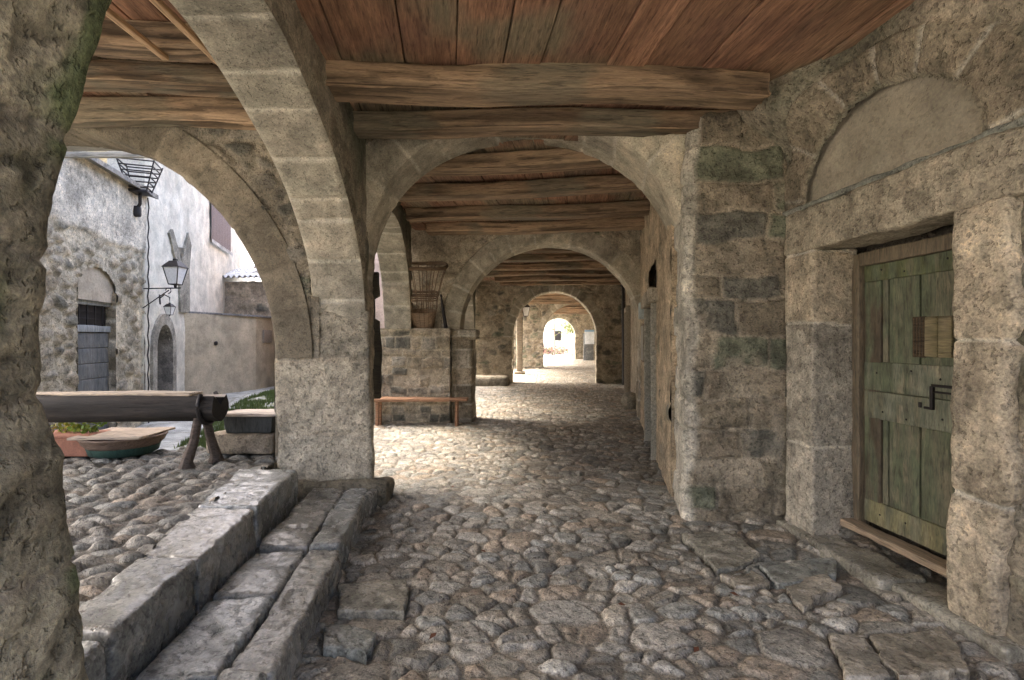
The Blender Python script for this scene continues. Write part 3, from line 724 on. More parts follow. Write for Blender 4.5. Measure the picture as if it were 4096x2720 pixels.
# ================================================================== side arches (along the passage, open to the courtyard)
def sidearch(label, prof, xin, xout, ztop, zview, seed, tone=1.0, res=.022, sp=.40):
    """prof: list of (Y,z) intrados points; xin/xout functions of Y for the passage and the courtyard face"""
    pr = np.array(prof, float)
    # smooth resample
    d = np.concatenate([[0], np.cumsum(np.hypot(*np.diff(pr, axis=0).T))]); t = np.linspace(0, d[-1], int(d[-1] / res))
    def cr(v):
        s = np.interp(t, d, v)
        k = np.ones(31) / 31; pad = np.concatenate([np.full(15, s[0]) + (s[0] - s[1:16][::-1]), s, np.full(15, s[-1]) + (s[-1] - s[-16:-1][::-1])])
        return np.convolve(pad, k, 'valid')
    Y, Z = cr(pr[:, 0]), cr(pr[:, 1])
    root = thing('stone_arch', label, 'arch', (float((xin(Y[0]) + xout(Y[0])) / 2), float(Y.mean()), 0), 0, 'stone arches along the courtyard side')
    XI, XO = xin(Y), xout(Y); m = max(8, int(abs(XI - XO).mean() / res))
    s = np.linspace(0, 1, m)
    P = np.stack([XI[:, None] * (1 - s) + XO[:, None] * s, np.broadcast_to(Y[:, None], (len(Y), m)), np.broadcast_to(Z[:, None], (len(Y), m))], -1)
    mb = MB(); ctr = (XI.mean(), Y.mean(), 1.0)
    vs_ = vouss(sp, seed, tone, cols=((.35, .31, .25), (.31, .28, .225), (.37, .325, .26), (.32, .285, .23)), jw=.022, rough=.014)
    patch(mb, P, np.broadcast_to(t[:, None], P.shape[:2]), np.broadcast_to(s[None] * .5, P.shape[:2]), lambda a, b, Q: (lambda r: (r[0] * sstep(0, .03, b) * sstep(.5, .47, b), r[1]))(vs_(a, b, Q)), ctr)
    mb.build('voussoir_ring', M['dressed'], root, world=True)
    mb = MB()
    for X, side, st in ((XI, 1, rubble(.26, .16, seed + 1, .55, .02, .8, moss_shade=.85)), (XO, -1, rubble(.26, .16, seed + 2, .7, .02, .95))):  # passage face: moss made stronger to carry a green shadow tint
        mm = 40; zt = np.linspace(0, 1, mm)
        P = np.stack([np.broadcast_to(X[:, None], (len(Y), mm)), np.broadcast_to(Y[:, None], (len(Y), mm)), Z[:, None] + (ztop - Z)[:, None] * zt], -1)
        Wt = sstep(0, .05, P[..., 2] - Z[:, None])
        patch(mb, P, P[..., 1], P[..., 2], lambda a, b, Q, st=st, Wt=Wt: (lambda r: (r[0] * Wt, r[1]))(st(a, b, Q)), (X.mean() + side * 5, Y.mean(), 2.5))
    mb.build('spandrel_wall', M['stone'], root, world=True)
    return root
sidearch('broad side arch of pale blocks above the steps', [(4.90, 1.40), (4.825, 1.70), (4.77, 2.06), (4.42, 2.5), (3.90, 2.86), (3.15, 3.12), (2.60, 3.24), (2.0, 3.14), (1.66, 2.88), (1.52, 2.68)],
         lambda y: -1.092 - .06 * y, lambda y: -1.092 - .06 * y - .48, 4.3, None, 71)
sidearch('side arch rising from the ledge beside the tall basket', [(9.15, 1.70), (9.05, 2.2), (8.7, 2.75), (8.0, 3.15), (7.2, 3.27), (6.4, 3.15), (5.7, 2.75), (5.38, 2.2), (5.34, 1.7)],
         lambda y: -1.0 - .088 * y, lambda y: -1.47 - .088 * y, 4.2, None, 73, res=.035)
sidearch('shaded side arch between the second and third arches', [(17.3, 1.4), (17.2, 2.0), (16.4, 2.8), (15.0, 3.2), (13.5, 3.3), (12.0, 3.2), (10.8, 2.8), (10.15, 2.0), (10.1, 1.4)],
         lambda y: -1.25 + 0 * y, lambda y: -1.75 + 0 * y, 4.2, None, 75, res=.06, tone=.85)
# frontal courtyard arch left of the big pier
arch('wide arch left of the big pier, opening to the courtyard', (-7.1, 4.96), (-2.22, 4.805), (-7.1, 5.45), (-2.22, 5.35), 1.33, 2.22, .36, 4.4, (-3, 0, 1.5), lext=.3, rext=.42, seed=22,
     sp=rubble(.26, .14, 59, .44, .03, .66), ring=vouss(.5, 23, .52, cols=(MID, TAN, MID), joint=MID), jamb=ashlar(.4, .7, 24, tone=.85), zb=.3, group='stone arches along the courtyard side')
# wall between side arch and second arch, with ledge
stonewall('low rubble wall with a ledge, above the long bench', (-2.7, 9.24), (-1.12, 9.24), -.1, 1.71, CAM, coursed(.17, .27, 61, .40, 1.08, moss_shade=.1, cols=(DARK, MID, GREY, TAN)), thick=.5, res=.022, name='ledge_wall')
pier('upright springer stone of the side arch above the ledge', [(-2.30, 9.2), (-1.83, 9.2), (-1.84, 9.6), (-2.3, 9.6)], 1.7, 2.2, plast((.34, .29, .22), 9), seed=9, r=.03)

# right-hand pilaster
def tpr(p):
    p = p.copy(); z = p[..., 2]; p[..., 0] += np.where(p[..., 0] < 1.9, -.015 * sstep(.9, 0, z) + .05 * sstep(2.9, 3.3, z), 0); return p
pier('broad rubble pilaster between the green door and the nearest arch', [(1.47, 4.34), (2.55, 4.24), (2.7, 5.0), (1.60, 4.98)], -.1, 3.42, coursed(.26, .62, 63, .45, .86, moss_shade=.3, lit_lime=-.47, cols=(MID, MID * .85, DARK * 1.25, GRN, MID, TAN * .9)), r=.05, res=.018, taper=tpr, seed=12, amp=.012)

# right wall of the second and later bays
RW = stonewall('long plastered right-hand wall of the second bay', (rwall(4.95) , 4.95), (rwall(9.5), 9.5), -.1, 4.2, (0, 7, 1.5), rubble(.3, .17, 64, .66, .02, 1.15, mort=np.array((.46, .36, .25))), thick=.5, res=.03,
    hole=lambda s, z: ((s > 1.5) & (s < 2.75) & ((z < 1.98) | ((z > 2.14) & (z < 2.52)))), cut=((1.5, 2.75), (1.98, 2.14, 2.52)))[0]
stonewall('right-hand wall of the third bay beyond the second arch', (rwall(10.0), 10.0), (rwall(17.5), 17.5), -.1, 4.2, (0, 13, 1.5), rubble(.3, .17, 65, .7, .02, 1.15), thick=.5, res=.05)
stonewall('right-hand wall of the fourth bay', (rwall(18.0), 18.0), (rwall(26.8), 26.8), -.1, 4.2, (0, 22, 1.5), rubble(.3, .17, 66, .6, .02, 1.0), thick=.5, res=.1)
stonewall('right-hand wall of the farthest bay', (rwall(27.2), 27.2), (rwall(41), 41), -.1, 4.2, (0, 33, 1.5), rubble(.3, .17, 67, .6, .02, 1.0), thick=.5, res=.12)

# ================================================================== ceilings
W1 = lambda pl, pr, zb=3.30, w=.26, h=.17: (pl, pr, zb, w, h)
ceiling('dark plank ceiling over the nearest bay with two heavy beams', R(-7), 3.47, -1.32, 2.9, -.6, 4.95, [W1((-1.5, 3.70), (1.88, 3.86), 3.28, .27, .19), W1((-1.45, 4.44), (2.0, 4.40), 3.29, .22, .17), W1((-1.5, 2.30), (2.9, 2.42)), W1((-1.4, 1.3), (2.9, 1.45))], (0, 0), seed=3, pw=.38)
ceiling('brown beamed ceiling over the courtyard side of the steps', R(-3), 3.70, -4.4, -1.62, 1.2, 4.95, [((-4.6, 4.02), (-1.75, 4.10), 3.50, .22, .17), ((-4.6, 4.66), (-1.85, 4.68), 3.47, .2, .22), ((-4.6, 3.52), (-1.75, 3.6), 3.50, .17, .2), ((-4.6, 2.85), (-1.7, 2.9), 3.5, .17, .2)], (0, 0),
        battens=[((-2.06, 2.45), (-2.08, 3.72), 3.47), ((-2.43, 2.9), (-2.42, 3.58), 3.47)], seed=5, pw=.25)
def bay(label, y0, y1, ylist, seed, along, xl, xr, zb=3.36):
    bm = []
    for y in ylist:
        cx = .3 + (y - 5) * .13; dx = math.cos(along) * 2.3; dy = -math.sin(along) * 2.3
        bm.append(((cx - dx, y - dy), (cx + dx, y + dy), zb, .24, .18))
    ceiling(label, along, zb + .18, xl, xr, y0, y1, bm, (0, 0), seed=seed, pw=.3)
bay('reddish beamed ceiling of the second bay', 5.2, 9.75, (5.55, 6.5, 7.7, 8.75), 7, R(8), -3.1, 2.0)
bay('beamed ceiling of the third bay, seen through the second arch', 10, 17.75, (10.9, 12.1, 13.4, 14.7, 16.0, 17.1), 8, R(7), -3.6, 2.6)
bay('beamed ceiling of the fourth bay, seen through the third arch', 18.1, 27, (19.3, 20.8, 22.3, 23.8, 25.3, 26.3), 9, R(7), -3.8, 3.1)
bay('short beamed ceiling of the farthest bay', 27.4, 40.6, (28.9, 31, 33.2, 35.5, 37.6, 39.4), 10, R(8), -3.9, 3.6, 3.45)
# plank eave outside the courtyard arch
ev = thing('plank_eave', 'grey plank eave projecting beyond the wide courtyard arch', 'eave', (-5.5, 5.8, 3.72))
mb = MB()
for k in range(3): rbox(mb, (4.6, .26, .035), (-5.4, 5.62 + k * .27, 3.86 - k * .012), r=.005, res=.1, col=(.42, .40, .37))
mb.build('planks', M['wood'], ev, world=True)
mb = MB(); rbox(mb, (4.6, .05, .07), (-5.4, 6.42, 3.82), r=.006, res=.1, col=(.38, .37, .35)); mb.build('fascia', M['wood'], ev, world=True)
# flat slabs set among the cobbles by the door and at the foot of the steps
mb = MB()
for k, qd in enumerate(SL):
    L = math.dist(qd[0], qd[1]); W = math.dist(qd[0], qd[3]); sd = 700 + k
    cc = np.array(((.31, .285, .235), (.29, .29, .26), (.36, .315, .255), (.34, .30, .245), (.33, .285, .225))[k % 5])
    def st(a, b, P, sd=sd, cc=cc):
        n = fbm(P + sd, 8, 5, sd); pit = sstep(.6, .7, fbm(P + sd, 26, 3, sd + 1)); return (n - .5) * .014 - pit * .006, cc * (.5 + n)[..., None] * (1 - .45 * pit)[..., None]
    wq = quadwarp(qd, L, W)
    rbox(mb, (L, W, .10), (0, 0, -.040 + .005 * (k % 3)), r=.012, res=.016, style=st, seed=sd, amp=.006, ns=5, warp=lambda p, wq=wq, sd=sd: (lambda r: np.concatenate([r[..., :2] + (np.stack([fbm(p[..., :2].repeat(2, -1)[..., :3] + sd, 5, 3, sd), fbm(p[..., :2].repeat(2, -1)[..., :3] + sd, 5, 3, sd + 4)], -1) - .5) * .10, r[..., 2:]], -1))(wq(p)))
kind(mb.build('paving_slabs', M['slab']))
# ================================================================== right wall with the green door
q = np.array((.09, -.996)); nin = np.array((.996, .09)); D0 = np.array((2.335, 3.88))      # along the wall towards the viewpoint / into the wall
def dw(s, d=0.0): return D0 + q * s + nin * d
wallst_r = rubble(.30, .19, 81, .56, .035, .84, moss_shade=.6); ringst = vouss(.42, 82, .82, cols=(MID, TAN, MID)); tymst = plast((.35, .305, .24), 83, .006, .14, .012)  # moss here also puts green shadow tone into the wall colour
TC, TR, TZ, TRISE = .55, .725, 2.55, .58            # lunette centre (along the wall), half width, spring height, rise
def wallst(a, b, P):
    d, c = wallst_r(a, b, P)
    s = a - .62 - TC
    rr = np.hypot(s, np.maximum(b - TZ, 0) * TR / TRISE); th = np.arctan2(np.maximum(b - TZ, 0), s)
    d2, c2 = ringst(th * .85, rr, P)
    inr = ((rr > TR - .01) & (rr < TR + .30) & (b > TZ - .05)).astype(float)
    k = sstep(TR - .01, TR + .01, rr) * sstep(TR + .31, TR + .28, rr) * sstep(TZ - .08, TZ - .03, b)
    d = d * (1 - k) + (d2 + .028) * k
    d = d + .08 * sstep(3.0, 3.4, b) + .32 * sstep(2.95, 3.42, b) * sstep(3.35, 4.1, P[..., 1])         # the wall head swells towards the ceiling
    return d, mix(c, c2, k)
wr, _, _ = stonewall('right-hand rubble wall around the green door, nearest the viewpoint', dw(-.62), dw(4.6), -.1, 3.75, (0, 2.5, 1.5), wallst, thick=.5, res=.018,
    hole=lambda s, z: ((s > .62) & (s < .62 + 1.12) & (z < 2.2) & (z > -.2)) | ((np.hypot(s - .62 - TC, np.maximum(z - TZ, 0) * TR / TRISE) < TR - .03) & (z > TZ)), cut=((.62, 1.74), (2.2,)))
rot = math.atan2(q[1], q[0])
dr = thing('doorway', 'stone framed doorway with a blind plastered lunette and the green door', 'doorway', (D0[0], D0[1], 0), rot)
# local frame: x along wall towards viewpoint, y into the wall, z up
jst = lambda sd: ashlar(.75, 3, sd, tone=1.3, rough=.016, cols=(TAN, GREY, TAN), joint=LIME, jw=.01)
def jambwarp(p):
    p = p.copy(); return p
mb = MB(); rbox(mb, (.32, .36, 2.24), (-.16, .12, 1.07), r=.018, res=.016, amp=.008, ns=5, style=jst(84), seed=3); mb.build('jamb', M['stone'], dr)
def raggedw(p):
    p = p.copy(); z = p[..., 2]; k = sstep(1.16, 1.36, p[..., 0])
    p[..., 0] += k * (.02 * np.sin(z * 9) + (fbm(p3(z, z * 0), 5, 3, 4) - .5) * .08 - .08 * sstep(.9, .1, z)) - (1 - k) * .03 * sstep(1.2, .1, z); return p
mb = MB(); rbox(mb, (.27, .36, 2.26), (1.275, .11, 1.06), r=.02, res=.016, amp=.012, ns=5, style=jst(85), warp=raggedw, seed=5); mb.build('jamb', M['stone'], dr)
mb = MB(); rbox(mb, (1.86, .36, .34), (.56, .12, 2.36), r=.03, res=.018, amp=.02, ns=4, style=plast((.42, .36, .275), 86, .022, .4), seed=7); mb.build('lintel', M['stone'], dr)
mb = MB(); rbox(mb, (1.95, .30, .05), (.56, .10, 2.545), r=.02, res=.018, amp=.018, ns=6, style=plast((.30, .30, .26), 87, .02, .35), seed=8); mb.build('ledge', M['stone'], dr)
# lunette panel, slightly recessed, with thickness
th = np.linspace(0, math.pi, 60); k = np.linspace(0, 1, 30)
P = np.stack([TC + TR * 1.06 * np.cos(th)[:, None] * k, np.full((60, 30), .03), TZ + TRISE * 1.06 * np.sin(th)[:, None] * k], -1)
mb = MB(); patch(mb, P, P[..., 0], P[..., 2], tymst, (.5, -5, 2.5))
P = np.stack([TC + TR * 1.01 * np.cos(th)[:, None] * np.ones(2), np.array([.035, .2])[None] * np.ones((60, 1)), TZ + TRISE * 1.01 * np.sin(th)[:, None] * np.ones(2)], -1); mb.grid(P, np.array((.3, .27, .2)))
mb.build('lunette', M['plaster'], dr)
# threshold and sill
mb = MB()
for x0_, x1_, zt_, dy_ in ((-.36, .18, .035, 0), (.19, .78, .05, -.03), (.79, 1.46, .04, .02)):
    rbox(mb, (x1_ - x0_, .30, .14), ((x0_ + x1_) / 2, .0 + dy_, zt_ - .07), r=.025, res=.018, amp=.02, ns=4, style=plast((.29, .265, .215), 88 + int(x1_ * 9), .03, .5), seed=9)
mb.build('threshold', M['slab'], dr)
mb = MB(); rbox(mb, (1.08, .13, .06), (.545, .215, .12), r=.012, res=.03, amp=.006, style=plast((.36, .27, .19), 89, .006, .4)); mb.build('sill_board', M['wood'], dr)
fr = MB(); BR = (.16, .125, .085)
wst = plast(BR, 90, .006, .5)
rbox(fr, (.07, .09, 2.05), (.035, .30, 1.12), r=.008, res=.03, style=wst); rbox(fr, (.07, .09, 2.05), (1.10, .30, 1.12), r=.008, res=.03, style=wst); rbox(fr, (1.0, .09, .10), (.57, .302, 2.10), r=.008, res=.03, style=wst)
fr.build('wooden_frame', M['paint'], dr)
GREEN = (.118, .132, .082); OLIVE = (.15, .145, .098); PALE = (.18, .185, .135)
def paintst(c1, c2, sd):
    def f(a, b, P):
        n = fbm(P * np.array([6, 6, 1.2]) + sd, 2.2, 5, sd); k = fbm(P * np.array([3, 3, 1]) + sd, 5, 4, sd + 3)
        c = mix(np.array(c1), np.array(c2), sstep(.40, .60, n)) * (.6 + .8 * fbm(P + sd, 14, 3, sd))[..., None]
        return (n - .5) * .004 - .002 * sstep(.58, .62, k), mix(c, np.array((.20, .165, .115)) * (np.array(c1).sum() / .27), .45 * sstep(.56, .66, k))
    return f
dmb = MB()
x = .07
for k, w in enumerate((.20, .255, .265, .29)):      # vertical boards
    rbox(dmb, (w - .012, .035, 1.94), (x + w / 2, .335, 1.12), r=.006, res=.015, style=paintst(GREEN, OLIVE, 91 + k)); x += w
door = dmb.build('door', M['paint'], dr)
def dp(name, mat, fn, label=None):
    m = MB(); fn(m); o = m.build(name, M[mat], door)
    if label: o['label'] = label
    return o
dp('rail', 'paint', lambda m: rbox(m, (1.01, .03, .17), (.575, .312, .24), r=.008, res=.015, style=paintst(OLIVE, (.22, .2, .11), 96)))
dp('rail', 'paint', lambda m: [rbox(m, (1.01, .03, .21), (.575, .312, 1.235), r=.008, res=.015, style=paintst(PALE, GREEN, 97)), rbox(m, (1.01, .03, .20), (.575, .312, 1.025), r=.008, res=.015, style=paintst(PALE, OLIVE, 95))], 'pale worn lock rail')
dp('rail', 'paint', lambda m: rbox(m, (1.01, .03, .14), (.575, .312, 2.0), r=.008, res=.015, style=paintst(GREEN, (.12, .13, .06), 98)))
dp('stile', 'paint', lambda m: rbox(m, (.15, .03, 1.62), (.147, .3125, 1.12), r=.008, res=.015, style=paintst((.085, .065, .045), GREEN, 99)))
dp('stile', 'paint', lambda m: rbox(m, (.13, .03, 1.62), (1.01, .3125, 1.12), r=.008, res=.03, style=paintst(GREEN, OLIVE, 100)))
dp('hatch', 'wood', lambda m: [rbox(m, (.092, .03, .26), (.624 + i * .096, .309, 1.52), r=.008, res=.04, style=paintst((.19, .155, .085), (.23, .19, .11), 101 + i)) for i in range(2)], 'unpainted wooden hatch board')
def grille(m):
    for i in range(4): box(m, (.006, .012, .26), (.485 + i * .024, .312, 1.52), (.13, .09, .055))
    rbox(m, (.10, .01, .27), (.522, .317, 1.52), r=.003, res=.2, col=(.075, .055, .035))
dp('hatch_gap', 'wood', grille)
def latch(m):
    c = (.03, .035, .03)
    box(m, (.40, .014, .018), (.84, .287, 1.21), c); box(m, (.40, .014, .013), (.84, .287, 1.17), c); box(m, (.022, .02, .15), (.645, .285, 1.13), c); box(m, (.06, .018, .016), (.622, .284, 1.062), c)
    tube(m, [(.97, .275, 1.19), (.98, .25, 1.19), (.99, .275, 1.19)], .008, 6, c)
dp('latch', 'iron', latch); dp('keyhole_plate', 'iron', lambda m: box(m, (.022, .01, .035), (.55, .293, 1.075), (.05, .03, .02)))

# nail heads along the rails
mb = MB(); lathe(mb, [(.008, 0), (.0065, .004), (.0005, .006)], 8, col=(.03, .025, .022)); nail = mb.build('nail', M['iron'], door)
k = 0
for z in (.24, .98, 1.27, 1.99):
    for x in (.22, .45, .71, .98):
        o = nail if k == 0 else nail.copy()
        if k: C.objects.link(o); o.parent = door
        o.location = (x + .03 * math.sin(k * 3.7), .2985, z + .022 * math.sin(k * 2.3)); o.rotation_euler = (R(90), 0, 0); k += 1
# ================================================================== second bay things
LW = surf  # (shader helper kept short)
b = thing('wooden_bench', 'long reddish plank bench against the low rubble wall', 'bench', (-1.65, 8.96, 0))
rst = plast((.30, .165, .10), 110, .006, .4)
mb = MB(); rbox(mb, (1.75, .30, .05), (-.0, .06, .455), r=.01, res=.04, style=rst); mb.build('seat', M['wood'], b)
for sx in (-.7, .68):
    for sy in (-.03, .16):
        mb = MB(); rbox(mb, (.05, .05, .47), (sx, sy, .205), r=.008, res=.06, style=rst); mb.build('leg', M['wood'], b)
# tall carrying basket
bk = thing('carrying_basket', 'tall open-ribbed wicker basket standing on the wall ledge', 'basket', (-1.62, 9.27, 1.70))
WK = (.17, .115, .075)
mb = MB()
def ring(z, r, rr=.014, n=40, sq=1.0, col=WK, m=None):
    a = np.linspace(0, 2 * np.pi, n, endpoint=False); tube(m if m is not None else mb, np.stack([r * np.cos(a), .62 * r * np.sin(a), z + .012 * np.sin(3 * a)], -1), rr, 6, col, closed=True)
ring(1.13, .45, .022); ring(1.155, .45, .014); mb.build('rim', M['wood'], bk)
mb = MB()
for k in range(18):
    a = k / 18 * 2 * math.pi; rr = .007
    pts = [(r_ * math.cos(a), .62 * r_ * math.sin(a), z_) for z_, r_ in ((.02, .17), (.35, .235), (.6, .27), (.62 + .02 * math.sin(k), .285), (.9, .36), (1.14, .45))]
    if k % 5 != 2: tube(mb, pts, rr, 5, WK)
for z_, r_ in ((.56, .265), (.60, .275), (.635, .285), (.66, .27)): ring(z_, r_, .012)
mb.build('ribs', M['wood'], bk)
mb = MB()
zz = np.linspace(.0, .34, 21); a = np.linspace(0, 2 * np.pi, 105); Z, A = np.meshgrid(zz, a, indexing='ij')
for thick in (0, 1):
    rr = .165 + .07 * Z / .34 + .008 * np.sin(A * 26 + (np.arange(21) % 2)[:, None] * math.pi) - .014 * thick
    mb.grid(np.stack([rr * np.cos(A), .62 * rr * np.sin(A), Z], -1), np.array((.24, .165, .11)), flip=(thick == 0))
lathe(mb, [(.001, .012), (.16, .012)], 24, col=(.2, .14, .09), cap=False); mb.v[-1][:, 1] *= .62
mb.build('woven_base', M['wood'], bk)
bk.rotation_euler = (R(20), 0, 0); bk.location.y += .14; bk.scale = (1.06, 1.06, 1.03)
# stick leaning beside it
st_ = MB(); tube(st_, [(0, 0, 0), (-.06, .1, .3), (-.12, .2, .62)], [.035, .028, .02], 8, (.03, .03, .028)); o = st_.build('leaning_stick', M['iron']); o.location = (-1.20, 9.30, 1.72); tag(o, 'dark stick leaning on the ledge beside the basket', 'stick')
# dark old timber at the back of the big pier
def rag(p):
    p = p.copy(); z = p[..., 2]; p[..., 0] += np.where(p[..., 0] > -1.455, (fbm(p3(z, 0 * z), 3.1, 3, 9) - .5) * .07 - .05 * ((z > 1.72) & (z < 1.95)) , 0); return p
mb = MB(); rbox(mb, (.12, .07, 1.35), (-1.455, 5.46, 1.55), r=.02, res=.03, amp=.01, style=plast((.05, .042, .03), 111), warp=rag); o = mb.build('timber_post', M['wood']); tag(o, 'dark weathered timber strip fixed behind the edge of the big pier', 'post')
# door and window in the right wall of bay two
rd = math.atan2(-.187, -1) ; ud = np.array((.184, .983)); Wp = lambda s, d=0: np.array((rwall(4.95), 4.95)) + ud * s + np.array((.983, -.184)) * d
dd = thing('doorway', 'dark narrow door with a stone lintel and small window above, right wall', 'door', (*Wp(2.12), 0), math.atan2(ud[1], ud[0]))
# local x along wall away from viewpoint, y = left of it => towards passage is +y
mb = MB(); rbox(mb, (1.2, .05, 2.0), (0, -.16, .98), r=.006, res=.06, style=paintst((.055, .06, .055), (.09, .085, .07), 112)); mb.build('leaf', M['paint'], dd)
mb = MB(); rbox(mb, (1.6, .16, .18), (0, .03, 2.06), r=.02, res=.04, amp=.01, style=plast((.42, .36, .28), 113)); mb.build('lintel', M['stone'], dd)
for sx in (-.595, .595): mb = MB(); rbox(mb, (.07, .14, 1.98), (sx, .0, .98), r=.01, res=.06, style=plast((.38, .35, .29), 114)); mb.build('frame_post', M['wood'], dd)
wn = mb = MB(); rbox(mb, (1.2, .03, .40), (0, -.12, 2.33), r=.005, res=.2, col=(.05, .06, .05)); o = mb.build('window_pane', M['paint'], dd)
mb = MB()
for k in range(5): box(mb, (.015, .015, .38), (-.45 + k * .22, -.08, 2.33), (.04, .04, .04))
mb.build('window_bars', M['iron'], dd)
# paper notice and board on the wall
def notice(label, s, z, w, h, col, nm='notice_board', cat='notice'):
    t = thing(nm, label, cat, (*Wp(s, -.03), z), math.atan2(ud[1], ud[0]))
    mb = MB(); box(mb, (w, .02, h), (0, .0, 0), (.22, .15, .1)); mb.build('frame', M['wood'], t)
    mb = MB(); box(mb, (w - .05, .012, h - .05), (0, .012, 0), col); mb.build('sheet', M['plaster'], t)
notice('small wooden notice board between the dark door and second arch', 3.6, 1.45, .55, .62, (.42, .40, .36))
mb = MB(); box(mb, (.3, .10, .26), (0, 0, 0), (.5, .56, .56)); o = mb.build('meter_box', M['plaster']); o.location = (*Wp(3.55, -.05), 1.98); o.rotation_euler = (0, 0, math.atan2(ud[1], ud[0])); tag(o, 'small pale utility box above the notice board', 'box')
# third bay: door frame and drainpipe by the right wall, rock at the foot of the third arch
dpz = MB(); tube(dpz, [(3.62, 16.6, .05), (3.60, 16.6, 3.3)], .05, 10, (.16, .15, .14)); o = dpz.build('drainpipe', M['iron']); tag(o, 'dark vertical drainpipe at the right wall before the third arch', 'drainpipe')
t = thing('doorway', 'tall weathered wooden door frame on the right wall of the third bay', 'door', (rwall(14.4) - .02, 14.4, 0), math.atan2(ud[1], ud[0]))
mb = MB(); rbox(mb, (1.3, .04, 2.3), (0, .03, 1.13), r=.006, res=.1, col=(.10, .085, .065)); mb.build('leaf', M['paint'], t)
for sx in (-.71, .71): mb = MB(); rbox(mb, (.12, .12, 2.45), (sx, .05, 1.2), r=.01, res=.1, col=(.42, .36, .28)); mb.build('frame_post', M['wood'], t)
mb = MB(); rbox(mb, (1.3, .12, .12), (0, .05, 2.36), r=.01, res=.1, col=(.42, .36, .28)); mb.build('frame_head', M['wood'], t)
def rock(label, c, s, seed, col=(.3, .26, .2)):
    mb = MB(); rbox(mb, s, (0, 0, s[2] * .35), r=min(s) * .48, res=.05, amp=.06, ns=3, seed=seed, style=plast(col, seed))
    o = mb.build('boulder', M['stone']); o.location = c; tag(o, label, 'stone')
rock('low rounded boulder at the foot of the third arch', (-.75, 16.9, 0), (1.3, .7, .38), 5)
rock('small rough stone at the right wall beyond the second arch', (rwall(11.2) - .12, 11.2, 0), (.34, .42, .40), 6)
# fourth bay: timber post, lintel and lantern
pt = thing('timber_post', 'rough upright timber post in front of the fourth arch', 'post', (.33, 22.6, 0))
mb = MB(); rbox(mb, (.26, .26, 3.3), (0, 0, 1.65), r=.03, res=.1, amp=.03, style=plast((.20, .165, .125), 120)); mb.build('shaft', M['wood'], pt)
mb = MB(); rbox(mb, (.5, .5, .12), (0, 0, .06), r=.05, res=.08, amp=.02, style=plast((.25, .21, .16), 121)); mb.build('base', M['stone'], pt)
def lantern(label, loc, s, arm, group='black street lanterns'):
    t = thing('street_lantern', label, 'lantern', loc, 0, group)
    I = (.03, .03, .032)
    mb = MB(); lathe(mb, [(.0, .62), (.05, .60), (.05, .56), (.12, .55), (.26, .42), (.27, .40), (.25, .40)], 4, col=I, cap=False, a0=math.pi / 4); mb.v[-1] *= s; mb.build('roof', M['iron'], t, smooth=False)
    mb = MB(); lathe(mb, [(.13, .02), (.235, .40)], 4, col=(.7, .72, .74), cap=False, a0=math.pi / 4); mb.v[-1] *= s; mb.build('glass', M['glass'], t, smooth=False)
    mb = MB()
    for k in range(4):
        a = math.pi / 4 + k * math.pi / 2; tube(mb, [(.132 * math.cos(a) * s, .132 * math.sin(a) * s, .02 * s), (.24 * math.cos(a) * s, .24 * math.sin(a) * s, .40 * s)], .012 * s, 5, I)
    lathe(mb, [(.0, -.06), (.03, -.04), (.03, .0), (.14, .01), (.14, .03)], 4, col=I, cap=False, a0=math.pi / 4); mb.v[-1] *= s
    mb.build('cage', M['iron'], t, smooth=False)
    mb = MB()
    for p, r_ in arm: tube(mb, p, r_, 7, I)
    mb.build('bracket', M['iron'], t)
    return t
lantern('pale lantern hanging under the ceiling near the timber post', (.62, 22.9, 2.55), 1.0, [([(0, 0, .6), (0, 0, .95)], .015)])

# ================================================================== raised platform things
lg = thing('hollow_log_trough', 'hollowed dark log trough on splayed legs with an iron band', 'trough', (-3.9, 4.62, .4))
BK = (.02, .017, .015)
mb = MB(); n = 20
xs = np.linspace(-1.35, 1.27, 60); th = np.linspace(R(-225), R(45), n)
Rr = lambda x, t: .142 + .008 * np.sin(x * 3 + 1) + .006 * np.sin(t * 5 + x * 2)
X, T_ = np.meshgrid(xs, th, indexing='ij'); nn = fbm(p3(X * .6, np.cos(T_), np.sin(T_)), 5, 4, 3)
col = mix(np.array(BK), np.array((.04, .031, .026)), sstep(.4, .7, nn))
P = np.stack([X, (Rr(X, T_) + (nn - .5) * .014) * np.cos(T_), .505 + (Rr(X, T_) + (nn - .5) * .014) * np.sin(T_)], -1); mb.grid(P, col)
P2 = np.stack([X, .09 * np.cos(T_), .515 + .09 * np.sin(T_)], -1); mb.grid(P2, col * .7, flip=True)
for k in (0, -1): mb.grid(np.stack([P[:, k], P2[:, k]], 1), np.array((.42, .36, .31)), flip=(k == 0))
for k, s in ((0, 1), (-1, 0)):
    xx = xs[k]; ring_ = np.stack([P[k], np.stack([np.full(n, xx), np.zeros(n), np.full(n, .52)], -1)], 1); mb.grid(ring_, np.array(BK), flip=(s == 0))
mb.build('log', M['wood'], lg)
mb = MB(); rbox(mb, (2.3, .19, .02), (-.1, 0, .618), r=.006, res=.08, amp=.004, style=plast((.48, .38, .29), 131)); mb.build('plank_cover', M['wood'], lg)
mb = MB(); a = np.linspace(R(-225), R(45), 30); tube(mb, np.stack([np.full(30, 1.16), .156 * np.cos(a), .505 + .156 * np.sin(a)], -1), .02, 6, (.05, .045, .045)); mb.build('iron_band', M['iron'], lg)
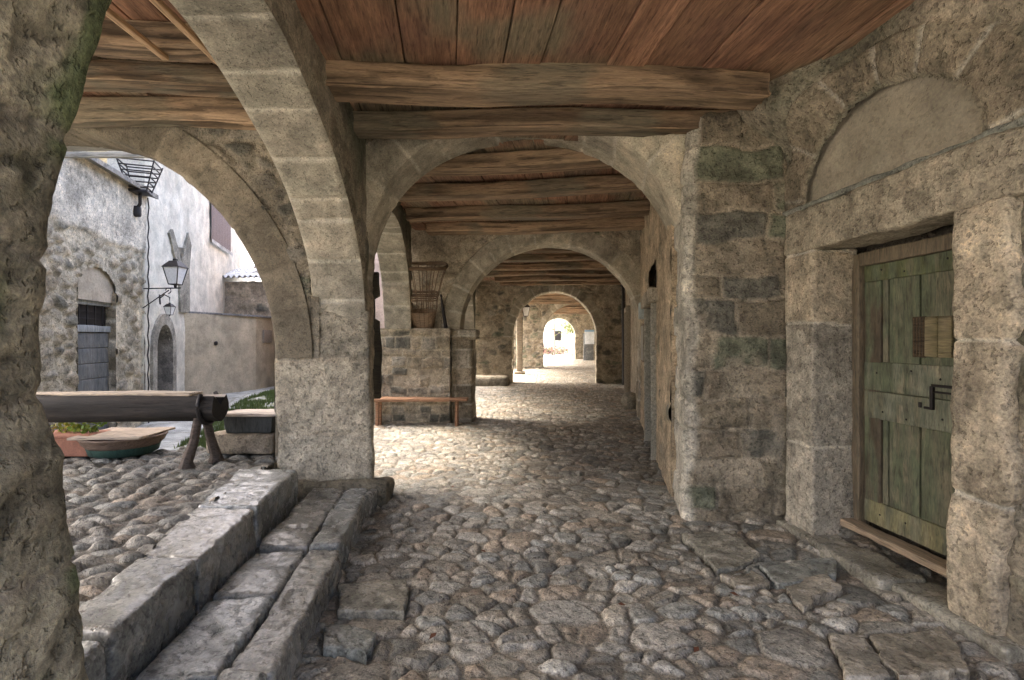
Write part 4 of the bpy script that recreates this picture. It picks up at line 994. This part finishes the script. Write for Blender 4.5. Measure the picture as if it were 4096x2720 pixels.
for sx in (-1.15, 1.12):
    for sy in (-1, 1):
        mb = MB(); tube(mb, [(sx - .02, sy * .05, .42), (sx - .03 + (.0 if sy < 0 else .03), sy * .10, .2), (sx + (-.07 if sy < 0 else .03), sy * .13, .04), (sx + (-.07 if sy < 0 else .03), sy * .135, -.02)], [.036, .04, .048, .07], 9, (.10, .075, .06)); mb.build('leg', M['wood'], lg)
tp = thing('round_basin', 'low green basin with a brown rim under a square wooden board', 'basin', (-3.80, 5.02, .39))
mb = MB(); lathe(mb, [(.24, 0), (.28, .02), (.30, .085)], 32, col=(.035, .075, .06), cap=True); mb.build('base', M['paint'], tp)
mb = MB(); lathe(mb, [(.295, .085), (.33, .12), (.35, .165), (.36, .17), (.355, .185), (.32, .18)], 32, col=(.20, .135, .10), cap=False); mb.build('rim', M['wood'], tp)
mb = MB(); rbox(mb, (.64, .58, .022), (.0, .0, .195), r=.006, res=.06, style=plast((.50, .39, .30), 132)); o = mb.build('lid_board', M['wood'], tp); o.rotation_euler = (0, 0, .07)
pl = thing('terracotta_planter', 'terracotta planter with small leafy plants beside the basin', 'planter', (-4.28, 4.98, .39))
mb = MB(); rbox(mb, (.52, .26, .20), (0, 0, .10), r=.02, res=.05, col=(.38, .17, .11)); mb.build('pot', M['terracotta'], pl)
mb = MB(); rbox(mb, (.56, .30, .035), (0, 0, .195), r=.012, res=.05, col=(.40, .18, .12)); mb.build('rim', M['terracotta'], pl)
rg = np.random.default_rng(3)
def leafball(mb, n, size, ctr, ext, cols):
    V = []; T = []; Cc = []
    for k in range(n):
        c = np.array(ctr) + rg.normal(0, 1, 3) * np.array(ext) * .5; a = rg.normal(0, 1, 3); a /= np.linalg.norm(a); b_ = np.cross(a, rg.normal(0, 1, 3)); b_ /= np.linalg.norm(b_) + 1e-9
        s = size * rg.uniform(.6, 1.3); i = len(V); V += [c - a * s, c + b_ * s * .6, c + a * s, c - b_ * s * .6]; T += [(i, i + 1, i + 2, i + 3)]; Cc += [cols[rg.integers(len(cols))]] * 4
    mb.add(V, T, None, Cc)
M['leaf_col'] = surf('leaf_clumps', .15, 20, 4, .1, .01, .6)
for k, (px, cc) in enumerate(((-.08, [(.3, .33, .05), (.38, .3, .04)]), (.08, [(.2, .3, .05), (.3, .36, .05)]), (.2, [(.14, .24, .04), (.24, .33, .05)]))):
    mb = MB(); leafball(mb, 60, .026, (px, 0, .26), (.09, .1, .08), cc)
    for j in range(7): a = j * .9; tube(mb, [(px, 0, .18), (px + .04 * math.cos(a), .04 * math.sin(a), .25), (px + .09 * math.cos(a), .08 * math.sin(a), .29 + .02 * (j % 3))], [.004, .003, .002], 4, (.14, .2, .05))
    mb.build('plant', M['leaf_col'], pl)
sb = MB(); rbox(sb, (.66, .42, .19), (0, 0, .095), r=.04, res=.03, amp=.02, style=plast((.36, .29, .215), 133, .02, .4)); o = sb.build('stone_block', M['stone']); o.location = (-2.62, 5.12, .40); tag(o, 'rough stone block beside the big pier, carrying a dark trough', 'stone block')
bx = thing('planter_trough', 'dark rectangular trough covered by a pale board, on the stone block', 'trough', (-2.56, 5.10, .595))
def tpt(p): p = p.copy(); p[..., 0] *= (.88 + .6 * p[..., 2]); p[..., 1] *= (.88 + .6 * p[..., 2]); return p
mb = MB(); rbox(mb, (.5, .30, .17), (0, 0, .085), r=.015, res=.05, col=(.055, .058, .058), warp=tpt); mb.build('box', M['paint'], bx)
mb = MB(); rbox(mb, (.60, .40, .018), (0, 0, .185), r=.005, res=.08, style=plast((.5, .42, .36), 134)); mb.build('lid_board', M['wood'], bx)
rock('small pale stone in the corner behind the basin', (-4.75, 5.1, .38), (.24, .2, .16), 9)
# dark fill box added behind the door and the lunette against leaking light
mb = MB(); rbox(mb, (2.4, .08, 3.6), (.5, .44, 1.8), r=.01, res=.5, col=(.12, .1, .08)); mb.build('leak_fill', M['stone'], dr)
# unseen end wall, added well behind the viewpoint to cut light from the back
stonewall('plain rubble wall added unseen behind the viewpoint to cut the back light', (-1.3, -8.0), (3.2, -8.0), -.1, 3.7, (0, 2, 1.5), rubble(.3, .18, 170, .5, .03, 1.0), thick=.5, res=.12)

# a few fallen leaves caught between the cobbles
mb = MB(); mb.add([(-.022, 0, .002), (0, -.012, .006), (.024, 0, .003), (0, .012, .008)], [(0, 1, 2, 3)], None, (.17, .07, .04)); lf = mb.build('fallen_leaf', M['leaf_col'])
rg = np.random.default_rng(12)
for k, (lx, ly) in enumerate(((-.55, 4.35), (.25, 3.3), (.62, 2.9), (-.2, 3.6), (1.0, 3.9), (1.3, 3.0), (-.4, 2.6), (.1, 5.1), (.9, 2.5), (1.6, 4.15), (-.6, 5.2), (.5, 4.3))):
    o = lf if k == 0 else lf.copy()
    if k: C.objects.link(o)
    i = int(np.argmin(abs(FY[:, 0] - ly))); j = int(np.argmin(abs(FX[i] - lx)))
    o.location = (lx, ly, float((hz_f + und)[i, j]) - .022); o.rotation_euler = (rg.uniform(-.2, .2), rg.uniform(-.2, .2), rg.uniform(0, 6.3)); o.scale = (rg.uniform(.7, 1.3),) * 3
    tag(o, 'small reddish fallen leaf lying between the cobbles', 'leaf', 'fallen leaves on the arcade floor')
# ================================================================== courtyard houses
F = lambda Y: np.array((-6.99 + .234 * (9.7 - Y), Y))       # facade line of the stone house
sh = thing('stone_house', 'old stone house with plastered upper storey and grey plank door', 'house', (-6.6, 7.5, -.15))
def hst(a, b, P):
    d1, c1 = rubble(.25, .14, 141, .42, .045, 1.18, cols=(DARK, MID, GREY, TAN, MID), mort=np.array((.46, .40, .31)))(a, b, P)
    d2, c2 = plast((.64, .57, .48), 142, .02, .22, .04)(a, b, P)
    k = sstep(-.05, .05, b - 3.15 + (fbm(P, 2, 3, 4) - .5) * .25)
    return d1 * (1 - k) + (d2 + .05) * k, mix(c1, c2, k)
V = (-2, 7, 1.5); p0, p1 = F(5.4), F(9.7); Lh = np.linalg.norm(p1 - p0)
sd0 = (7.64 - 5.4) / (9.7 - 5.4) * Lh; sd1 = (8.72 - 5.4) / (9.7 - 5.4) * Lh
arc = lambda s, z: z < 2.24 + .42 * np.sqrt(np.clip(1 - ((s - (sd0 + sd1) / 2) / ((sd1 - sd0) / 2 + .03)) ** 2, 0, 1))
stonewall('', p0, p1, -.3, 4.30, V, hst, thick=1.5, res=.035, root=sh, part='wall', hole=lambda s, z: (s > sd0) & (s < sd1) & arc(s, z) & (z > -.3), cut=((sd0, sd1), ()))
nF = np.array((-.974, -.228))                                # into the house
def fp(s, d): return p0 + (p1 - p0) / Lh * s + nF * d
def panel(nm, s0, s1, z0, z1, d, style, mat, parent, res=.04):
    mb = MB(); face(mb, fp(s0, d), fp(s1, d), z0, z1, res, style, V); return mb.build(nm, M[mat], parent, world=True) if parent is sh else mb.build(nm, M[mat], parent)
# tympanum slab, reveals, frame and door
panel('tympanum', sd0 - .05, sd1 + .05, 2.12, 2.75, .04, plast((.46, .39, .31), 143, .01, .25), 'plaster', sh)
mb = MB()
for s in (sd0, sd1): face(mb, fp(s, -.02), fp(s, .5), -.3, 2.3, .06, ashlar(.3, .5, 144), [*fp((sd0 + sd1) / 2, .2), 1])
P = np.array([[[*fp(sd0, 0), 2.12], [*fp(sd0, .5), 2.12]], [[*fp(sd1, 0), 2.12], [*fp(sd1, .5), 2.12]]]); mb.grid(P, np.array((.3, .26, .2)), flip=True); mb.build('reveal', M['stone'], sh, world=True)
gd = MB(); gst = paintst((.13, .135, .14), (.19, .19, .19), 145)
ang = math.atan2((p1 - p0)[1], (p1 - p0)[0])
def local_boxes(items, nm, mat, style, parent):
    mb = MB()
    for (s0, s1, z0, z1, d, t) in items:
        c = fp((s0 + s1) / 2, d); m = MB(); rbox(m, (s1 - s0, t, z1 - z0), (0, 0, 0), r=.006, res=.06, style=style)
        for v, qd, cc in zip(m.v, m.q, m.c):
            ca, sa = math.cos(ang), math.sin(ang); w = np.stack([v[:, 0] * ca - v[:, 1] * sa + c[0], v[:, 0] * sa + v[:, 1] * ca + c[1], v[:, 2] + (z0 + z1) / 2], 1)
            mb.v.append(w); mb.c.append(cc)
        for qd in m.q: mb.q.append(qd + mb.n)
        mb.n += m.n
    return mb.build(nm, M[mat], parent, world=True)
zz = np.linspace(-.1, 1.62, 8)
dl = local_boxes([(sd0, sd1, zz[i], zz[i + 1] - .008, .11, .05) for i in range(7)], 'door', 'paint', gst, sh)
local_boxes([(sd0, sd1, 1.63, 1.73, .10, .08), (sd0, sd1, 2.06, 2.14, .10, .08)], 'transom_frame', 'paint', plast((.3, .31, .32), 146), sh)
n = 5; w = (sd1 - sd0) / n
local_boxes([(sd0 + k * w - .008, sd0 + k * w + .008, 1.73, 2.06, .08, .016) for k in range(1, n)] + [(sd0, sd1, z - .008, z + .008, .09, .016) for z in (1.84, 1.95)], 'transom_grille', 'iron', plast((.2, .2, .2), 147), sh)
local_boxes([(sd0, sd1, 1.73, 2.06, .14, .02)], 'transom_glass', 'iron', plast((.03, .035, .04), 148), sh)
mb = MB(); P = np.array([[[*fp(-.2, -.22), 4.28], [*fp(-.2, .9), 4.62]], [[*fp(Lh + .1, -.22), 4.28], [*fp(Lh + .1, .9), 4.62]]]); mb.grid(P, np.array((.38, .36, .33))); P2 = P.copy(); P2[..., 2] -= .08; mb.grid(P2, np.array((.3, .27, .24)), flip=True); mb.grid(np.stack([P[:, 0], P2[:, 0]], 1), np.array((.34, .31, .28)))
mb.build('roof_edge', M['stone'], sh, world=True)
# upper house behind it; its unseen length and height added to block the sun
uh = thing('upper_house', 'pale house rising behind the stone house, with brown shutters', 'house', (-9.5, 7.8, 4.3))
mb = MB(); rbox(mb, (1.2, 11.5, 6.6), (-8.9, 5.2, 7.5), r=.03, res=.25, style=plast((.52, .47, .40), 150)); mb.build('wall', M['plaster'], uh, world=True)
for k, y in enumerate((7.0, 8.9)):
    mb = MB(); rbox(mb, (.06, .55, 1.2), (-8.28, y, 5.3), r=.01, res=.1, col=(.22, .12, .09)); mb.build('shutter', M['wood'], uh, world=True)
# white house
wh = thing('white_house', 'whitewashed house with a small arched door and bare stone strip', 'house', (-7.8, 12, -.1))
G = lambda Y: np.array((-4.03 - .3 * Y, Y)); g0, g1 = G(9.65), G(18.5); Lg = np.linalg.norm(g1 - g0); gd_ = (g1 - g0) / Lg; gn = np.array((-gd_[1], gd_[0]))   # into the wall: left of direction
sG = lambda Y: (Y - 9.65) / (18.5 - 9.65) * Lg
da, db = sG(10.12), sG(10.98); dc, dhw = (da + db) / 2, (db - da) / 2
darch = lambda s, z: z < 1.30 + .52 * np.sqrt(np.clip(1 - ((s - dc) / dhw) ** 2, 0, 1))
WV = (-2, 12, 1.5)
stonewall('', g0, g1, -.3, 7.5, WV, plast((.70, .655, .58), 151, .025, .32, .06), thick=.6, res=.06, mat='plaster', root=wh, part='wall', hole=lambda s, z: (s > da) & (s < db) & darch(s, z), cut=((da, db), ()))
def gp(s, d): return g0 + gd_ * s + gn * d
# surround of the arched door
mb = MB(); th = np.linspace(0, math.pi, 40); ssx = lambda k: np.concatenate([[dc + (dhw + k)], dc + (dhw + k) * np.cos(th), [dc - (dhw + k)]]); szz = lambda k: np.concatenate([[-.2], 1.30 + (.52 + k) * np.sin(th), [-.2]])
def ribbon(k0, k1, d0, d1, col, mb):
    a_, b_ = [], []
    for k, d, L_ in ((k0, d0, a_), (k1, d1, b_)):
        for s, z in zip(ssx(k), szz(k)): L_.append([*gp(s, d), z])
    P = np.stack([np.array(a_), np.array(b_)], 1); mb.grid(P, np.array(col), flip=True)
ribbon(-.0, .22, -.05, -.05, (.34, .31, .27), mb); ribbon(.22, .22, -.05, .05, (.34, .31, .27), mb); ribbon(0, 0, -.05, .35, (.30, .27, .24), mb); mb.build('door_surround', M['stone'], wh, world=True)
mb = MB(); face(mb, gp(da - .05, .30), gp(db + .05, .30), -.2, 1.95, .04, paintst((.05, .035, .03), (.09, .06, .05), 152), WV); dlf = mb.build('door', M['paint'], wh, world=True)
for z in (.3, .75, 1.2):
    for s in (dc - .22, dc + .2):
        mb = MB(); c = gp(s, .285); rbox(mb, (.03, .3, .22), (c[0], c[1], z), r=.008, res=.2, col=(.12, .08, .07)); r_ = mb.build('panel', M['wood'], dlf); r_.data.transform(Matrix.Translation(-dlf.parent.location))
mb = MB(); tube(mb, [(-6.93, 9.74, z + 0 * 1.0) if k % 2 else (-6.90, 9.73, z) for k, z in enumerate(np.linspace(-.1, 4.2, 24))], .012, 5, (.05, .045, .04)); o = mb.build('wall_cable', M['iron']); tag(o, 'thin dark cable running down the corner of the stone house', 'cable')
# bare stone strip forked at the top, 4 cm proud of the plaster
def gpoly(pts, nm, col, d=-.045):
    mb = MB(); V_ = [[*gp(sG(y), d), z] for y, z in pts] + [[*gp(sG(y), .03), z] for y, z in pts]; n_ = len(pts)
    import bmesh
    bm = bmesh.new(); vs = [bm.verts.new(v) for v in V_[:n_]]; f_ = bm.faces.new(vs); bmesh.ops.triangulate(bm, faces=[f_]); bm.verts.index_update(); tris = [[v.index for v in f.verts] for f in bm.faces]; bm.free()
    mb.add(V_, [(i, (i + 1) % n_, n_ + (i + 1) % n_, n_ + i) for i in range(n_)], tris, col); return mb.build(nm, M['stone'], wh, world=True, smooth=False)
gpoly([(11.48, 2.12), (12.1, 2.15), (12.07, 3.18), (12.22, 3.76), (12.0, 4.02), (11.75, 3.62), (11.5, 3.25), (11.3, 3.55), (11.0, 3.88), (10.80, 3.76), (11.05, 3.4), (11.35, 3.05)], 'stone_strip', (.31, .285, .24))
mb = MB(); face(mb, gp(sG(13.85), -.05), gp(sG(15.9), -.05), 4.22, 5.6, .08, lambda a, b, P: (.012 * np.sign(np.sin(a * 60)), np.broadcast_to(np.array((.20, .155, .15)), a.shape + (3,))), WV); mb.build('shutter', M['wood'], wh, world=True)
mb = MB(); face(mb, gp(sG(13.7), -.10), gp(sG(16.0), -.10), 4.12, 4.22, .1, plast((.5, .49, .48), 153), WV); mb.build('window_sill', M['stone'], wh, world=True)
# low ochre yard wall, with its coping
ow = thing('yard_wall', 'low ochre plastered yard wall in front of the white house', 'wall', (-7, 12.6, 0))
ost = plast((.48, .40, .30), 154, .012, .42, .03)
mb = MB(); face(mb, (-7.56, 11.85), (-6.98, 14.0), -.2, 2.12, .05, ost, (-2, 8, 1.5)) if False else face(mb, (-7.60, 11.85), (-7.0, 14.0), -.2, 2.13, .05, ost, (0, 0, 1.5)); face(mb, (-7.0, 14.0), (-7.0, 15.6), -.2, 2.13, .05, ost, (0, 10, 1.5))
mb.build('wall_face', M['plaster'], ow, world=True)
mb = MB(); rbox(mb, (2.0, 2.6, .05), (0, 0, 0), r=.01, res=.2, col=(.22, .21, .21), warp=lambda p: quadwarp([(-7.66, 11.80), (-6.93, 13.93), (-6.93, 15.7), (-8.8, 15.7)], 2.0, 2.6)(p) + np.array((0, 0, 2.15))); mb.build('coping', M['stone'], ow, world=True)
mb = MB(); rbox(mb, (.06, .10, .10), (-7.33, 12.68, 1.42), r=.03, res=.02, col=(.06, .04, .14)); mb.build('wall_tap', M['iron'], ow, world=True)
mb = MB(); box(mb, (.03, .5, .36), (-6.975, 14.6, 1.6), (.30, .25, .21)); mb.build('hatch', M['wood'], ow, world=True)
# shed with corrugated roof
sd = thing('corrugated_shed', 'stone shed with a grey corrugated roof behind the ochre wall', 'shed', (-7.9, 16, 0))
mb = MB(); rbox(mb, (2.6, 2.0, 3.3), (-7.55, 16.4, 1.6), r=.03, res=.06, style=rubble(.3, .2, 155, .55, .03, 1.0, mort=np.array((.38, .31, .24)))); mb.build('wall', M['stone'], sd, world=True)
xs = np.linspace(-9.0, -6.2, 240); P = np.stack([np.stack([xs, np.full(240, 15.15), 3.38 + .035 * np.sin(xs * 38)], -1), np.stack([xs, np.full(240, 17.4), 4.0 + .035 * np.sin(xs * 38)], -1)], 1)
mb = MB(); mb.grid(P, np.array((.26, .265, .27))); mb.grid(P - np.array((0, 0, .02)), np.array((.3, .3, .3)), flip=True); mb.build('roof', M['slab'], sd, world=True)
mb = MB(); th_ = np.linspace(0, math.pi, 12)
for rr_, fl in ((.075, False), (.06, True)):
    mb.grid(np.stack([np.stack([rr_ * np.cos(th_), np.full(12, y_), rr_ * np.sin(th_) * .8 + .1 * y_], -1) for y_ in (0, .4)], 1), np.array((.40, .23, .16)), flip=fl)
tile = mb.build('roof_tile', M['terracotta'])
for k in range(12):
    o = tile if k == 0 else tile.copy()
    if k: C.objects.link(o)
    o.location = (-8.0 + .15 * (k % 5) + .04 * (k // 5), 16.0 + .12 * (k // 5), 3.74 + .07 * (k // 5)); o.rotation_euler = (.15, 0, .3 * math.sin(k * 2.1))
    tag(o, 'curved clay roof tile in the small heap on the corrugated roof', 'roof tile', 'clay tiles heaped on the corrugated roof')
# pinkish house seen past the big pier and grey rubble wall further on
ph = thing('pink_house', 'faded pink plastered house glimpsed behind the big pier', 'house', (-4.6, 15, 0))
mb = MB(); rbox(mb, (2.8, 3.5, 5.5), (-4.75, 15.6, 2.6), r=.03, res=.15, style=plast((.52, .40, .35), 156)); mb.build('wall', M['plaster'], ph, world=True)
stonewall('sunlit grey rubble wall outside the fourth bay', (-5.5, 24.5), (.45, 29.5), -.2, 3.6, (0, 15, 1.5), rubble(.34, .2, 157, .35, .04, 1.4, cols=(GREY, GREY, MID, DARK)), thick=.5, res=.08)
# iron fire basket on the corner of the stone house
cr = thing('iron_cresset', 'black iron fire basket on the corner of the stone house', 'cresset', (-6.72, 9.25, 4.05))
I = (.03, .022, .022); mb = MB()
def sq(z, h, r_, m): tube(m, [(-h, -h, z), (h, -h, z), (h, h, z), (-h, h, z)], r_, 6, I, closed=True)
ca = math.radians(28)
for k, (z, h) in enumerate(((.20, .19), (.30, .225), (.40, .26), (.50, .295), (.60, .33), (.70, .36))):
    for (x0_, y0_), (x1_, y1_) in (((-1, -1), (1, -1)), ((1, -1), (1, 1)), ((1, 1), (-1, 1)), ((-1, 1), (-1, -1))): tube(mb, [(x0_ * h * .95, y0_ * h * .85, z), (x1_ * h * .95, y1_ * h * .85, z)], .014, 6, I)
mb.build('hoops', M['iron'], cr)
mb = MB(); rbox(mb, (.38, .38, .05), (0, 0, .13), r=.01, res=.2, col=I)
for x_ in (-1, 1):
    for y_ in (-1, 1): tube(mb, [(x_ * .16, y_ * .15, .12), (x_ * .35, y_ * .31, .74)], .014, 6, I)
mb.build('uprights', M['iron'], cr)
mb = MB(); tube(mb, [(0, 0, .12), (0, 0, -.10), (-.1, .1, -.22)], .035, 8, I); rbox(mb, (.16, .16, .22), (-.08, .08, -.24), r=.05, res=.05, col=(.06, .05, .045)); mb.build('bracket', M['iron'], cr)
cr.rotation_euler = (0, 0, .35); cr.scale = (.82, .82, .9)
a = np.linspace(0, 4.7, 16)
lantern('large black lantern on a long wrought bracket at the stone house corner', (-6.28, 9.55, 2.52), .82, [([(.1, 0, -.05), (-.75, .12, -.05)], .012), ([(-.12, 0, -.09), (-.68, .1, -.42)], .010), ([(-.1 + .05 * math.sin(x) - .03, 0, -.1 - .05 * math.cos(x)) for x in a], .008), ([(0, 0, -.05), (0, 0, .0)], .02)])
lantern('small dark lantern on the white house above the arched door', (-6.92, 10.35, 2.0), .42, [([(0, 0, .25), (.0, 0, .36), (-.12, .02, .42), (-.25, .03, .32)], .012), ([(-.25, .03, .22), (-.27, .03, .42)], .05)])

# ================================================================== end of the passage
kp = thing('information_panel', 'grey information stand with a white sheet near the last arch', 'sign', (5.62, 37.6, 0))
mb = MB(); box(mb, (.75, .10, 2.0), (0, 0, 1.0), (.16, .17, .18)); mb.build('stand', M['slab'], kp)
mb = MB(); box(mb, (.72, .03, 1.05), (.06, -.075, 1.72), (.72, .76, .82)); mb.build('sheet', M['plaster'], kp)
mb = MB(); box(mb, (.72, .012, .12), (.06, -.096, 2.17), (.25, .42, .62)); mb.build('header_band', M['plaster'], kp)
fh = thing('lane_house', 'pale house with one small dark window beyond the last arch', 'house', (5, 52, 0))
mb = MB(); rbox(mb, (16, 3, 4.6), (3.5, 54, 2.2), r=.05, res=.3, style=plast((.62, .58, .50), 160)); mb.build('wall', M['plaster'], fh, world=True)
mb = MB(); box(mb, (.62, .06, .95), (4.72, 52.47, 1.95), (.06, .07, .09)); mb.build('window', M['iron'], fh, world=True)
mb = MB(); box(mb, (.95, .05, .1), (4.72, 52.46, 1.42), (.6, .58, .54)); mb.build('window_sill', M['stone'], fh, world=True)
stonewall('pale rubble garden wall at the right beyond the last arch', (5.15, 46), (8, 46), -.1, 2.1, (4, 40, 1.5), rubble(.4, .25, 161, .5, .05, 1.5, cols=(GREY, TAN, GREY)), thick=.5, res=.1)
tr = thing('sapling', 'bare thin sapling in front of the pale house', 'tree', (4.05, 49, 0))
mb = MB(); tube(mb, [(0, 0, 0), (.04, 0, 1.5), (-.02, 0, 3.2), (.03, 0, 4.2)], [.06, .05, .04, .02], 7, (.17, .13, .11)); mb.build('trunk', M['wood'], tr)
mb = MB()
for k in range(12):
    z = 1.9 + .2 * k; a = k * 2.4; tube(mb, [(0, 0, z), (.4 * math.cos(a), .4 * math.sin(a), z + .22), (.8 * math.cos(a), .8 * math.sin(a), z + .3)], [.02, .014, .006], 5, (.2, .15, .12))
mb.build('branches', M['wood'], tr)
hb = thing('low_shrub', 'low reddish shrubs at the foot of the pale house', 'shrub', (3.5, 50, 0))
mb = MB(); leafball(mb, 900, .10, (.0, 0, .45), (2.6, .6, .4), [(.28, .14, .12), (.2, .10, .09), (.3, .2, .15), (.16, .2, .07)]); mb.build('foliage', M['leaf_col'], hb)
sh2 = thing('green_shrub', 'yellow green shrub growing over the garden wall beyond the last arch', 'shrub', (5.6, 47.5, 0))
mb = MB(); leafball(mb, 700, .10, (0, 0, 2.7), (1.1, .7, .9), [(.17, .2, .05), (.12, .16, .04), (.24, .25, .09)]); mb.build('foliage', M['leaf_col'], sh2)
mb = MB(); tube(mb, [(0, 0, 0), (.05, 0, 2.5)], .06, 7, (.2, .15, .12)); mb.build('stem', M['wood'], sh2)

# ================================================================== camera, sky, sun
cam = bpy.data.cameras.new('camera'); cam.lens = 18.0; cam.sensor_width = 36; cam.clip_end = 600; cam.clip_start = .05
co = bpy.data.objects.new('camera', cam); C.objects.link(co); co.location = (0, 0, 1.5); co.rotation_euler = (R(90), 0, 0)
sc = bpy.context.scene; sc.camera = co
w = bpy.data.worlds.new('World'); sc.world = w; w.use_nodes = True; nt = w.node_tree
bg = nt.nodes['Background']; sky = nt.nodes.new('ShaderNodeTexSky'); sky.sky_type = 'NISHITA'; sky.sun_disc = False
SUN_EL, SUN_AZ = R(50), R(-75)          # azimuth from +Y, clockwise
sky.sun_elevation = SUN_EL; sky.sun_rotation = SUN_AZ; sky.dust_density = 10; sky.air_density = .6; sky.ozone_density = 0
nt.links.new(sky.outputs[0], bg.inputs[0]); bg.inputs[1].default_value = .15
sl = bpy.data.lights.new('sun', 'SUN'); sl.energy = .5; sl.angle = R(50); sl.color = (1, .96, .9)
so = bpy.data.objects.new('sun', sl); C.objects.link(so); so.location = (-20, 10, 30)
dv = Vector((math.cos(SUN_EL) * math.sin(SUN_AZ), math.cos(SUN_EL) * math.cos(SUN_AZ), math.sin(SUN_EL)))
so.rotation_euler = dv.to_track_quat('Z', 'Y').to_euler()
vs = sc.view_settings; vs.view_transform = 'Standard'; vs.look = 'None'; vs.exposure = 3.4; vs.gamma = 1; vs.use_curve_mapping = False
cy = sc.cycles
cy.max_bounces = 16; cy.diffuse_bounces = 10; cy.glossy_bounces = 4; cy.transmission_bounces = 6; cy.sample_clamp_indirect = 6
try:
    cy.use_denoising = True; cy.denoiser = 'OPENIMAGEDENOISE'; cy.denoising_input_passes = 'RGB_ALBEDO_NORMAL'
except Exception as e: print(e)
